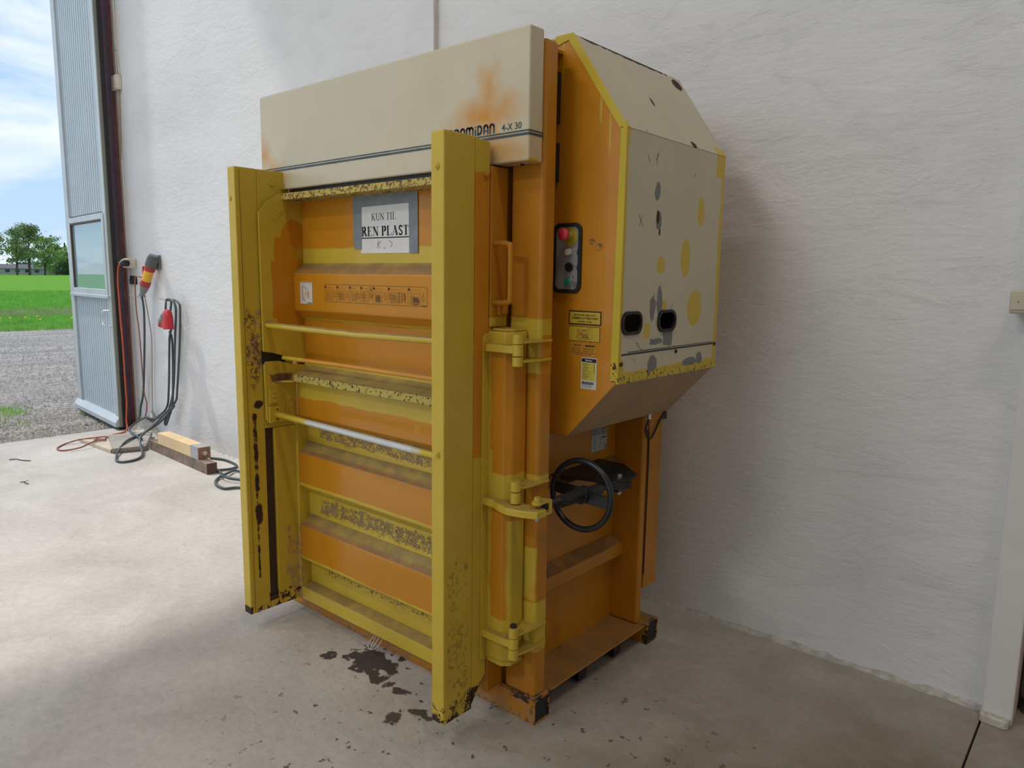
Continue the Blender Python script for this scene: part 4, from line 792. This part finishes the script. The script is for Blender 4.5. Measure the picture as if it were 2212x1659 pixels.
# ---- small white picture label and instruction strip on the top rib
s5 = plate(-2.656, -2.569, 1.380, 1.468, simple('label_offwhite', (.66, .64, .58), .4), 'picture_label', PR, 1.7425); s5['label'] = 'small white label with a line drawing, left on the top rib'
strokes(MB(), [([(-2.640, 1.395), (-2.640, 1.455), (-2.600, 1.440), (-2.600, 1.400)], .0012), ([(-2.630, 1.455), (-2.590, 1.41)], .001), ([(-2.625, 1.40), (-2.615, 1.43), (-2.605, 1.41)], .001), ([(-2.605, 1.384), (-2.572, 1.384)], .003), ([(-2.652, 1.464), (-2.573, 1.464)], .0008), ([(-2.652, 1.384), (-2.652, 1.464)], .0008), ([(-2.640, 1.40), (-2.618, 1.392)], .002)], 'F', 1.7417, .0004).build('drawing', ink, s5)
strokes(MB(), [([(-2.636, 1.40), (-2.636, 1.45)], .006), ([(-2.596, 1.405), (-2.596, 1.43)], .006)], 'F', 1.7417, .0003).build('orange_bars', yelpl, s5)
pi = MB(); random.seed(11)
u0, u1, v0, v1 = -2.485, -1.885, 1.394, 1.462; L_ = []
def lp_(*p, w_=.0012): L_.append((list(p), w_))
def rc(x0, y0, x1, y1, w_=.001): lp_((x0, y0), (x1, y0), (x1, y1), (x0, y1), (x0, y0), w_=w_)
L_.append((rrect(u0, u1, v0, v1, .006)+[rrect(u0, u1, v0, v1, .006)[0]], .0013))
cells = [u0, -2.405, -2.325, -2.255, -2.180, -2.095, -1.985, u1]
for c in cells[1:-1]: lp_((c, v0), (c, v1))
def fig(x, wd, k):
    rc(x+.012, v0+.008, x+wd*.62, v1-.024); rc(x+.006, v1-.030, x+wd*.30, v0+.022) if k % 2 else None
    for j in range(3+k % 3): xx = x+.016+j*.008; lp_((xx, v0+.012), (xx, v1-.030), w_=.0014 if k in (1, 5) else .0009)
    for j in range(3): lp_((x+.014, v0+.014+j*.009), (x+wd*.60, v0+.014+j*.009), w_=.0008)
    lp_((x+.012, v1-.022), (x+.02, v1-.012), (x+wd*.6, v1-.012), (x+wd*.66, v1-.024), w_=.0007)
    cxx, cyy = x+wd*.8, v0+.028
    L_.append(([(cxx+.009*math.cos(t*.7), cyy+.009*math.sin(t*.7)) for t in range(10)], .0009)); lp_((cxx-.004, cyy+.012), (cxx, cyy+.018), (cxx+.003, cyy-.014), w_=.001)
for k in range(7): fig(cells[k], cells[k+1]-cells[k], k)
rc(-2.200, v0+.026, -2.185, v1-.006); lp_((-2.193, v1-.014), (-2.193, v1-.018), w_=.006)
for xx in (-2.035, -2.018, -2.002): lp_((xx, v0+.01), (xx, v1-.022), w_=.0025)
for j in range(6): lp_((-1.960+j*.005, v0+.030), (-1.952+j*.005, v0+.012), w_=.003)
lp_((-1.968, v0+.008), (-1.945, v0+.004), (-1.925, v0+.008), w_=.002); lp_((-1.915, v0+.003), (-1.89, v0+.003), w_=.0022)
for j in range(5): lp_((-2.165+j*.0, v0+.010+j*.005), (-2.140, v0+.010+j*.005), w_=.0026)
pst = strokes(pi, L_, 'F', 1.7423, .0004).build('instruction_strip', simple('strip_print', (.13, .075, .02), .5), PR); pst['label'] = 'thin printed instruction strip of seven line drawings on the top rib'
for c in cells[:-1]: MB().cyl((c+.006, 1.7423, v1-.010), (c+.006, 1.7415, v1-.010), .0042, 12).build('number_dot', ink, pst)

# ---- limit switch and cable under the housing
ls_ = MB().box(-1.475, -1.455, 2.60, 2.70, .925, .958).build('limit_switch', blackm, PR, bevel=.003)
MB().cyl((-1.425, 2.50, .975), (-1.425, 2.50, .983), .013, 14).cyl((-1.425, 2.50, .955), (-1.425, 2.50, .975), .008, 10).build('cable_gland', chrome, ls_)
MB().tube(crom([(-1.425, 2.50, .96), (-1.432, 2.49, .92), (-1.430, 2.505, .88), (-1.432, 2.54, .875), (-1.435, 2.60, .93), (-1.44, 2.66, .98), (-1.45, 2.70, 1.03)], 5), .0035, 7).tube(crom([(-1.428, 2.50, .95), (-1.436, 2.495, .90), (-1.4385, 2.530, .85), (-1.4385, 2.530, .3)], 4), .0025, 6).build('switch_cable', ink, ls_)
MB().tube(crom([(-2.215, 1.77, .068), (-2.225, 1.735, .03), (-2.20, 1.715, .02), (-2.17, 1.73, .03), (-2.165, 1.765, .068)], 6), .002, 6).tube(crom([(-2.21, 1.77, .068), (-2.20, 1.725, .026), (-2.185, 1.72, .03), (-2.185, 1.765, .068)], 6), .002, 6).build('strap_loop', simple('clear_strap', (.55, .53, .48), .3), PR)

# ---- taped paper notice
NT = empty('taped_notice', (-2.17, 1.793, 1.70), 'white paper notice in grey tape reading KUN TIL REN PLAST', 'sign')
MB().box(-2.312, -2.025, 1.7915, 1.7928, 1.583, 1.770).build('paper', paper, NT)
MB().add([(-2.352, 1.7905, 1.601), (-2.306, 1.7905, 1.597), (-2.304, 1.7905, 1.800), (-2.357, 1.7905, 1.806), (-2.352, 1.7925, 1.601), (-2.306, 1.7925, 1.597), (-2.304, 1.7925, 1.800), (-2.357, 1.7925, 1.806)], [(0, 1, 2, 3), (4, 7, 6, 5), (0, 4, 5, 1), (1, 5, 6, 2), (2, 6, 7, 3), (3, 7, 4, 0)]).build('tape', tape, NT)
MB().add([(-2.310, 1.7898, 1.757), (-2.026, 1.7898, 1.760), (-2.026, 1.7898, 1.812), (-2.308, 1.7898, 1.798), (-2.310, 1.7915, 1.757), (-2.026, 1.7915, 1.760), (-2.026, 1.7915, 1.812), (-2.308, 1.7915, 1.798)], [(0, 1, 2, 3), (4, 7, 6, 5), (0, 4, 5, 1), (1, 5, 6, 2), (2, 6, 7, 3), (3, 7, 4, 0)]).build('tape', tape, NT)
MB().add([(-2.030, 1.7892, 1.582), (-1.983, 1.7892, 1.581), (-1.984, 1.7892, 1.824), (-2.032, 1.7892, 1.824), (-2.030, 1.7915, 1.582), (-1.983, 1.7915, 1.581), (-1.984, 1.7915, 1.824), (-2.032, 1.7915, 1.824)], [(0, 1, 2, 3), (4, 7, 6, 5), (0, 4, 5, 1), (1, 5, 6, 2), (2, 6, 7, 3), (3, 7, 4, 0)]).build('tape', tape, NT)
def serif(ch):
    T, t, s = .13, .045, .045
    H = lambda x0, x1, y: ([(x0, y), (x1, y)], s)
    arc = lambda cx, cy, rx, ry, a0, a1, n=10: [(cx+rx*math.cos(math.radians(a0+(a1-a0)*i/n)), cy+ry*math.sin(math.radians(a0+(a1-a0)*i/n))) for i in range(n+1)]
    b, e = s/2, 1-s/2
    stem = lambda x: ([(x, 0), (x, 1)], T)
    if ch == 'I': return .34, [stem(.17), H(.04, .30, b), H(.04, .30, e)]
    if ch == 'K': return .76, [stem(.17), H(.04, .30, b), H(.04, .30, e), ([(.64, .96), (.22, .42)], t), ([(.34, .56), (.66, .03)], T), H(.50, .76, e), H(.52, .78, b)]
    if ch == 'U': return .74, [([(.17, 1), (.17, .32)], T), (arc(.40, .32, .22, .29, 180, 300), .09), (arc(.40, .32, .22, .29, 300, 360)+[(.62, 1)], t), H(.04, .30, e), H(.50, .74, e)]
    if ch == 'N': return .78, [([(.16, 0), (.16, 1)], t), ([(.16, .97), (.64, .05)], T), ([(.64, 0), (.64, 1)], t), H(.03, .28, b), H(.02, .2, e), H(.52, .76, e)]
    if ch == 'T': return .66, [stem(.33), H(.03, .63, e), ([(.04, 1), (.04, .78)], t), ([(.62, 1), (.62, .78)], t), H(.20, .46, b)]
    if ch == 'L': return .64, [stem(.17), H(.04, .30, e), H(.04, .58, b), ([(.59, 0), (.59, .26)], t)]
    if ch == 'E': return .66, [stem(.17), H(.04, .56, e), H(.04, .58, b), ([(.57, 1), (.57, .78)], t), ([(.59, 0), (.59, .26)], t), H(.17, .42, .52), ([(.43, .42), (.43, .62)], t)]
    if ch == 'P': return .62, [stem(.17), H(.04, .30, b), H(.04, .36, e), (arc(.34, .74, .18, .225, 80, -80), .11), H(.17, .36, .515)]
    if ch == 'R': return .74, [stem(.17), H(.04, .30, b), H(.04, .36, e), (arc(.34, .76, .17, .215, 80, -80), .11), H(.17, .36, .54), ([(.34, .54), (.62, .03)], T), H(.54, .74, b)]
    if ch == 'A': return .76, [([(.13, .02), (.38, .98)], t), ([(.37, .98), (.63, .02)], T), H(.22, .54, .33), H(.02, .24, b), H(.48, .76, b)]
    if ch == 'S': return .56, [(arc(.28, .74, .17, .225, 30, 200)+[(.20, .60), (.36, .43)]+arc(.28, .26, .18, .225, 20, -150), .085), ([(.45, .98), (.45, .76)], t), ([(.09, .02), (.09, .26)], t)]
def serif_text(s, u0, u1, v0, v1, a, name, parent, bold=1, sp=.06):
    tot = sum((serif(c)[0]+sp) if c != ' ' else .32 for c in s)-sp; sx = (u1-u0)/tot; sy = v1-v0; u = u0; mb = MB()
    for c in s:
        if c == ' ': u += .32*sx; continue
        wd, ls = serif(c)
        for pts, w_ in ls:
            q = [(u+p[0]*sx, v0+p[1]*sy) for p in pts]; vert = abs(pts[0][0]-pts[-1][0]) < abs(pts[0][1]-pts[-1][1])
            strokes(mb, [(q, w_*(sx if vert else sy)*(bold if w_ > .06 else 1))], 'F', a, .0004)
        u += (wd+sp)*sx
    return mb.build(name, ink, parent)
serif_text('KUN TIL', -2.246, -2.104, 1.705, 1.7305, 1.7914, 'lettering', NT, .9)
serif_text('REN PLAST', -2.306, -2.034, 1.648, 1.682, 1.7914, 'lettering', NT, 1.45, .03)
strokes(MB(), [([(-2.308, 1.6405), (-2.030, 1.6400)], .0042)], 'F', 1.7914, .0004).build('underline', ink, NT)
strokes(MB(), [([(-2.205, 1.630), (-2.212, 1.600)], .002), ([(-2.19, 1.628), (-2.208, 1.615), (-2.195, 1.602)], .002), ([(-2.178, 1.605), (-2.172, 1.600), (-2.165, 1.604)], .0015), ([(-2.145, 1.63), (-2.125, 1.618), (-2.135, 1.605)], .0018)], 'F', 1.7914, .0004).build('handwriting', simple('pen', (.10, .08, .13), .5), NT)

# ================================================================== things on the wall by the gate
def cable(pts, r, mat, name, label, cat='cable', group=None, n=8, k=6):
    o = MB().tube(crom(pts, k), r, n).build(name, mat, origin=pts[0]); return tag(o, label, cat, group)
# surface wiring
cable([(-7.272, 2.930, 8.3), (-7.285, 2.930, 3.91), (-7.292, 2.930, 3.56), (-7.288, 2.930, 3.285)], .007, cabw, 'wall_cable', 'white cable clipped to the wall above the junction box')
cable([(-7.262, 2.931, 8.3), (-7.27, 2.931, 3.91), (-7.272, 2.931, 3.56), (-7.25, 2.931, 3.33), (-7.235, 2.931, 3.27)], .006, cabw, 'wall_cable', 'second white cable bending into the right side of the junction box')
cable([(-7.268, 2.930, 3.13), (-7.305, 2.930, 2.6), (-7.312, 2.930, 1.70), (-7.312, 2.930, 1.60)], .007, cabb, 'wall_cable', 'beige cable running from junction box down to the socket')
cable([(-7.315, 2.930, 1.52), (-7.318, 2.930, 1.23), (-7.32, 2.930, .91), (-7.314, 2.930, .38), (-7.31, 2.930, .03)], .007, cabb, 'wall_cable', 'beige cable running from the socket down to the floor')
jb = MB().box(-7.345, -7.215, 2.895, WY, 3.135, 3.265).build('junction_box', cream_pl, bevel=.008, origin=(-7.28, WY, 3.2)); tag(jb, 'small cream junction box high on the wall by the gate', 'junction box')
MB().box(-7.333, -7.227, 2.892, 2.896, 3.147, 3.253).build('lid', cream_pl, jb, bevel=.002)
sk = empty('wall_socket', (-7.26, 2.91, 1.57), 'white wall socket with raised flap and black plug', 'socket')
MB().box(-7.285, -7.13, 2.87, WY, 1.535, 1.625).build('socket_body', cream_pl, sk, bevel=.012, seg=3)
MB().prism([(-7.19, 1.578), (-7.13, 1.606), (-7.06, 1.620), (-7.03, 1.616), (-7.03, 1.610), (-7.06, 1.612), (-7.13, 1.598), (-7.185, 1.572)], 1, 2.80, 2.87).build('flap', cream_pl, sk, bevel=.002)
op = empty('orange_lead', (-7.18, 2.82, 1.57), 'orange extension lead hanging from the wall socket down to the floor', 'cable')
MB().tube([(-7.11, 2.845, 1.578), (-7.15, 2.83, 1.574), (-7.175, 2.815, 1.568)], [.030, .026, .012], 12).build('plug', rubber, op)
MB().tube(crom([(-7.175, 2.815, 1.568), (-7.225, 2.81, 1.54), (-7.245, 2.805, 1.41), (-7.228, 2.80, 1.263), (-7.222, 2.80, 1.03), (-7.209, 2.80, .85), (-7.205, 2.80, .40), (-7.202, 2.80, .27), (-7.209, 2.79, .116), (-7.15, 2.76, .016), (-7.06, 2.60, .012), (-6.98, 2.53, .012)], 6), .0075, 8).build('lead', cabo, op)
tag(MB().box(-7.262, -7.20, 2.915, WY, 1.385, 1.437).box(-7.19, -7.135, 2.915, WY, 1.385, 1.437).cyl((-7.25, 2.925, 1.437), (-7.25, 2.925, 1.465), .008, 8).cyl((-7.21, 2.925, 1.437), (-7.21, 2.925, 1.462), .008, 8).cyl((-7.18, 2.925, 1.437), (-7.18, 2.925, 1.465), .008, 8).cyl((-7.145, 2.925, 1.437), (-7.145, 2.925, 1.462), .008, 8).build('terminal_block', darkm, bevel=.003, origin=(-7.2, WY, 1.41)), 'small black twin terminal block on the wall below the socket', 'terminal block')
# red/yellow adapter plugged into the wall inlet
wi = empty('wall_power_inlet', (-6.68, WY, 1.58), 'dark grey angled power outlet on the wall with red and yellow adapter', 'power outlet')
MB().box(-6.72, -6.62, 2.915, WY, 1.52, 1.65).build('back_plate', greypl, wi, bevel=.006)
a_ = Vector((-6.625, 2.875, 1.635)); b_ = Vector((-6.77, 2.82, 1.30)); ax = (b_-a_).normalized()
MB().tube([a_-ax*.01, a_+ax*.02, a_+ax*.09], [.036, .048, .050], 18).build('outlet_hood', dgreypl, wi)
ad = empty('power_adapter', a_+ax*.09, 'red and yellow round power adapter hanging from the wall outlet', 'adapter')
MB().cyl(a_+ax*.092, a_+ax*.135, .045, 20).cyl(a_+ax*.235, a_+ax*.282, .043, 20).build('red_collar', darkred, ad, bevel=.002)
MB().cyl(a_+ax*.136, a_+ax*.234, .040, 20).build('yellow_body', yelpl, ad)
MB().tube([a_+ax*.283, a_+ax*.33, a_+ax*.365, a_+ax*.372, a_+ax*.378], [.040, .032, .020, .030, .030], 18).build('grey_gland', greypl, ad)
MB().obox(a_+ax*.17+Vector((-.055, -.01, .02)), (.012, 0, .01), (0, .012, 0), (-.01, 0, .04)).obox(a_+ax*.26+Vector((-.055, -.01, 0)), (.014, 0, .008), (0, .014, 0), (-.004, 0, .012)).tube([a_+ax*.20+Vector((-.045, -.01, .0)), a_+ax*.20+Vector((-.085, -.02, .0))], .008, 8).build('latch_clip', redpl, ad)
ge = a_+ax*.378
cable([a_+ax*.20+Vector((-.085, -.02, 0)), (-6.94, 2.84, 1.46), (-7.0, 2.86, 1.42), (-7.045, 2.875, 1.34), (-7.06, 2.88, 1.16), (-7.045, 2.885, 1.01), (-7.03, 2.885, .85), (-7.01, 2.885, .415), (-6.965, 2.885, .27), (-6.985, 2.87, .15), (-7.0, 2.84, .145)], .0055, cabr, 'thin_lead', 'thin brown lead looping from the adapter side down the wall')
cable([ge, (-6.80, 2.84, 1.15), (-6.90, 2.87, .86), (-7.02, 2.885, .40), (-7.10, 2.885, .24), (-7.07, 2.86, .155), (-7.0, 2.82, .15), (-6.95, 2.80, .152)], .0095, cabg, 'power_cable', 'dark green power cable hanging straight down below the adapter')
cable([ge+Vector((.01, .02, 0)), (-6.81, 2.88, 1.10), (-6.83, 2.905, .87), (-6.89, 2.91, .43), (-6.895, 2.905, .21)], .0055, cabb, 'thin_lead', 'thin beige lead ending in a small grey plug near the floor')
tag(MB().tube([(-6.895, 2.90, .21), (-6.87, 2.885, .19), (-6.83, 2.87, .165), (-6.80, 2.86, .15)], [.012, .028, .032, .028], 12).build('small_plug', greypl, origin=(-6.895, 2.90, .2)), 'small grey plug hanging just above the mortar rubble', 'plug')
for i, (p, q, lb) in enumerate((((-7.126, 2.86, 1.290), (-7.075, WY+.01, 1.262), 'long steel nail in the wall beneath the terminal block, nothing on it'), ((-6.445, 2.83, 1.275), (-6.40, WY+.01, 1.238), 'long steel nail in the wall carrying the coiled cable'))):
    nn = MB().cyl(p, q, .0045, 8); d = (Vector(q)-Vector(p)).normalized(); nn.cyl(Vector(p)-d*.004, p, .011, 10); tag(nn.build('nail', chrome, origin=q), lb, 'nail')
# coiled cable on the nail, with grey plug and red connector
cc = empty('coiled_cable', (-6.42, 2.87, 1.25), 'coil of dark green cable with red connector hung on a nail', 'cable')
def cseg(pts, r=.0095): MB().tube(crom(pts, 6), r, 8).build('cable_run', cabg, cc)
cseg([(-6.365, 2.84, 1.165), (-6.36, 2.84, 1.22), (-6.335, 2.85, 1.265), (-6.41, 2.865, 1.275), (-6.30, 2.86, 1.262), (-6.275, 2.85, 1.23), (-6.282, 2.84, 1.165)][0:2]+[(-6.385, 2.86, 1.262), (-6.33, 2.865, 1.272), (-6.29, 2.855, 1.24), (-6.282, 2.84, 1.165)])
cseg([(-6.40, 2.868, 1.268), (-6.30, 2.86, 1.268), (-6.235, 2.86, 1.235), (-6.218, 2.86, 1.17), (-6.26, 2.865, 1.0), (-6.29, 2.87, .90), (-6.365, 2.87, .49), (-6.45, 2.86, .30), (-6.50, 2.84, .18), (-6.47, 2.835, .158), (-6.435, 2.84, .21), (-6.38, 2.86, .35), (-6.35, 2.865, .6), (-6.33, 2.865, .9), (-6.335, 2.85, 1.0)])
cseg([(-6.405, 2.872, 1.264), (-6.25, 2.87, 1.265), (-6.175, 2.868, 1.24), (-6.158, 2.868, 1.18), (-6.20, 2.87, .91), (-6.29, 2.87, .50), (-6.335, 2.868, .38), (-6.48, 2.84, .265), (-6.60, 2.80, .20), (-6.74, 2.77, .195), (-6.90, 2.74, .12), (-6.93, 2.71, .08), (-6.80, 2.66, .072), (-6.55, 2.62, .072), (-6.44, 2.61, .070)])
cseg([(-6.26, 2.83, 1.02), (-6.34, 2.85, .95), (-6.375, 2.86, .88), (-6.445, 2.865, .48), (-6.485, 2.85, .30), (-6.64, 2.80, .19), (-6.72, 2.78, .185)])
cseg([(-6.35, 2.865, .34), (-6.49, 2.80, .19), (-6.66, 2.72, .075), (-6.48, 2.50, .065), (-6.30, 2.36, .03), (-6.15, 2.285, .012), (-6.04, 2.25, .012), (-5.97, 2.28, .012), (-5.99, 2.38, .012), (-6.08, 2.46, .02), (-6.25, 2.52, .06), (-6.36, 2.57, .11), (-6.36, 2.68, .19), (-6.35, 2.80, .3)])
MB().tube([(-6.365, 2.84, 1.17), (-6.375, 2.84, 1.14), (-6.40, 2.838, 1.12), (-6.40, 2.838, 1.10), (-6.415, 2.836, 1.09), (-6.418, 2.836, 1.075)], [.014, .030, .034, .028, .040, .040], 16).build('grey_plug', greypl, cc)
MB().cyl((-6.418, 2.836, 1.076), (-6.430, 2.834, 1.035), .038, 18).build('plug_shroud', darkred, cc)
MB().tube([(-6.278, 2.815, 1.175), (-6.272, 2.813, 1.165), (-6.268, 2.812, 1.125), (-6.262, 2.81, 1.02)], [.024, .034, .039, .043], 18).obox((-6.315, 2.80, 1.055), (.020, 0, -.012), (0, .018, 0), (.006, 0, .022)).build('red_connector', redpl, cc)

# ================================================================== things on the floor by the wall
wood_old = simple('weathered_wood', (.20, .145, .11), .8, 0, .35, 14, .5, 60)
wood_grey = simple('grey_weathered_board', (.30, .28, .245), .8, 0, .2, 9, .6, 40)
wood_pale = simple('pale_board', (.52, .43, .33), .8, 0, .15, 10, .5, 50)
wood_new = simple('planed_pale_wood', (.68, .49, .27), .6, 0, .10, 6, .3, 30)
endg = simple('end_grain', (.26, .15, .10), .8, 0, .3, 40, .3, 90)
def oriented(c0, c1, wdv, z0, z1):
    """box from c0 to c1 (one long lower edge) with horizontal width vector"""
    a, b_ = Vector(c0), Vector(c1); w_ = Vector(wdv); v = [a, b_, b_+w_, a+w_]
    return [(p.x, p.y, z) for z in (z0, z1) for p in v]
FB = [(0, 1, 2, 3), (4, 7, 6, 5), (0, 4, 5, 1), (1, 5, 6, 2), (2, 6, 7, 3), (3, 7, 4, 0)]
t1 = MB().add(oriented((-6.30, 2.615, 0), (-5.19, 2.556, 0), (.006, .078, 0), .001, .084), FB).build('timber_baulk', wood_old, bevel=.003, origin=(-5.8, 2.6, 0)); tag(t1, 'dark weathered square timber lying on the floor along the wall', 'timber')
MB().add(oriented((-5.19, 2.557, 0), (-5.186, 2.557, 0), (.006, .076, 0), .002, .083), FB).build('painted_end', simple('dark_red_end', (.11, .055, .05), .7, 0, .3, 30), t1)
t2 = MB().add(oriented((-6.10, 2.598, 0), (-5.345, 2.570, 0), (.0035, .096, 0), .085, .178), FB).build('wooden_beam', wood_new, bevel=.002, origin=(-5.7, 2.6, .085)); tag(t2, 'new pale planed beam with metal end cap on top of dark timber', 'beam')
cp = MB()
cp.add(oriented((-5.475, 2.5735, 0), (-5.348, 2.569, 0), (.0035, .001, 0), .086, .181), FB).add(oriented((-5.475, 2.573, 0), (-5.348, 2.5685, 0), (.0035, .098, 0), .1775, .1795), FB); cp.build('metal_sleeve', simple('zinc_sleeve', (.40, .41, .42), .45, .4, .1, 30), t2)
MB().add(oriented((-5.346, 2.571, 0), (-5.340, 2.571, 0), (.0035, .094, 0), .086, .177), FB).build('end_grain', endg, t2)
MB().cyl((-5.342, 2.622, .130), (-5.336, 2.622, .130), .017, 16).build('washer', simple('dull_zinc', (.55, .53, .50), .5), t2)
tag(MB().add(oriented((-7.04, 2.312, 0), (-6.39, 2.332, 0), (-.045, .12, 0), .001, .032), FB).build('board', wood_pale, bevel=.003, origin=(-6.7, 2.35, 0)), 'flat pale board on the floor, leftmost of the wood pieces', 'board')
tag(MB().add([(-6.37, 2.34, .002), (-6.285, 2.58, .002), (-6.77, 2.84, .015), (-6.87, 2.50, .015), (-6.355, 2.33, .045), (-6.27, 2.57, .045), (-6.76, 2.835, .062), (-6.855, 2.49, .062)], [(0, 1, 2, 3), (4, 7, 6, 5), (0, 4, 5, 1), (1, 5, 6, 2), (2, 6, 7, 3), (3, 7, 4, 0)]).build('slab', wood_grey, bevel=.004, origin=(-6.6, 2.55, 0)), 'thick grey weathered slab lying across the pale board', 'slab')
mb = MB(); random.seed(5)
gx, gy = 12, 6; vs = []
for i in range(gx+1):
    for j in range(gy+1):
        t = i/gx; s_ = j/gy; x = -7.26+.50*t; y = 2.80+.135*s_; h = .13*s_*math.sin(math.pi*min(1, t*1.1+.1))+.02*random.random()*(0 < i < gx); vs.append((x, y, max(.001, h)))
mb.add(vs, [(i*(gy+1)+j, (i+1)*(gy+1)+j, (i+1)*(gy+1)+j+1, i*(gy+1)+j+1) for i in range(gx) for j in range(gy)])
tag(mb.build('mortar_rubble', simple('mortar', (.48, .44, .38), .85, 0, .25, 25, .9, 60), origin=(-7, 2.9, 0)), 'lump of beige mortar rubble in the corner at the foot of the wall', 'rubble')
cable([(-6.76, 2.44, .040), (-6.80, 2.41, .045), (-6.72, 2.30, .042), (-6.69, 2.20, .02), (-6.745, 2.085, .008), (-6.86, 2.085, .008), (-6.985, 2.185, .008), (-6.97, 2.28, .03), (-6.93, 2.37, .04), (-6.80, 2.46, .06), (-6.76, 2.42, .05), (-6.84, 2.40, .045), (-6.80, 2.36, .045), (-6.72, 2.42, .05)], .0065, cabr, 'floor_lead', 'brown-red lead looped on the floor over the pale board')
cable([(-5.62, 2.80, .012), (-5.47, 2.849, .012), (-5.25, 2.827, .012), (-5.18, 2.751, .012), (-5.21, 2.652, .012), (-5.16, 2.64, .012), (-5.06, 2.62, .012), (-4.95, 2.611, .012), (-4.80, 2.66, .012), (-4.5, 2.70, .012)], .0095, cabg, 'floor_cable', 'dark cable running from behind the timber towards the press', k=5)
cable([(-4.45, 2.80, .012), (-5.06, 2.758, .012), (-5.05, 2.65, .022), (-4.984, 2.529, .012), (-4.86, 2.458, .012), (-4.724, 2.451, .012), (-4.665, 2.537, .012), (-4.45, 2.60, .012)], .0095, cabg, 'floor_cable', 'dark cable loop on the floor, right of the timber end', k=6)
cable([(-4.75, 2.62, .03), (-4.95, 2.56, .032), (-5.12, 2.62, .03)], .006, cabg, 'floor_cable', 'thin dark cable crossing over the loop beside the timber', k=5)

twm = simple('dark_twig', (.05, .035, .02), .8)
tag(MB().tube(crom([(-5.93, 1.555, .005), (-5.90, 1.575, .010), (-5.87, 1.562, .012), (-5.84, 1.580, .005)], 4), [.003]*13, 6).tube([(-5.90, 1.575, .010), (-5.915, 1.600, .014)], .002, 5).build('twig', twm, origin=(-5.88, 1.57, 0)), 'small dry curled twig lying alone on the bright floor at left', 'twig')
tag(MB().tube(crom([(-6.72, 1.70, .004), (-6.68, 1.74, .008), (-6.62, 1.76, .005), (-6.56, 1.80, .004)], 4), .0035, 6).build('straw', twm, origin=(-6.65, 1.74, 0)), 'thin dark straw on the bright floor near the gate threshold', 'straw')
# ================================================================== switch box on the right pilaster
jb2 = MB().box(-.322, -.19, 2.822, 2.868, 1.408, 1.482).box(-.322, -.277, 2.868, 2.937, 1.418, 1.472).build('switch_box', simple('cream_switch', (.50, .46, .36), .45), bevel=.006, seg=3, origin=(-.23, 2.868, 1.44)); tag(jb2, 'cream surface-mounted switch box at the right edge of the wall', 'switch')
MB().box(-.319, -.193, 2.8185, 2.8225, 1.420, 1.470).build('cover', simple('cream_cover', (.52, .48, .37), .4), jb2, bevel=.004)
MB().cyl((-.298, 2.8195, 1.446), (-.298, 2.8175, 1.446), .002, 8).build('screw', darkm, jb2)
cable([(-.225, 2.862, 1.478), (-.22, 2.862, 1.8), (-.22, 2.862, 8.3)], .008, cabw, 'wall_cable', 'white cable rising from the switch box on the right pilaster', k=3)
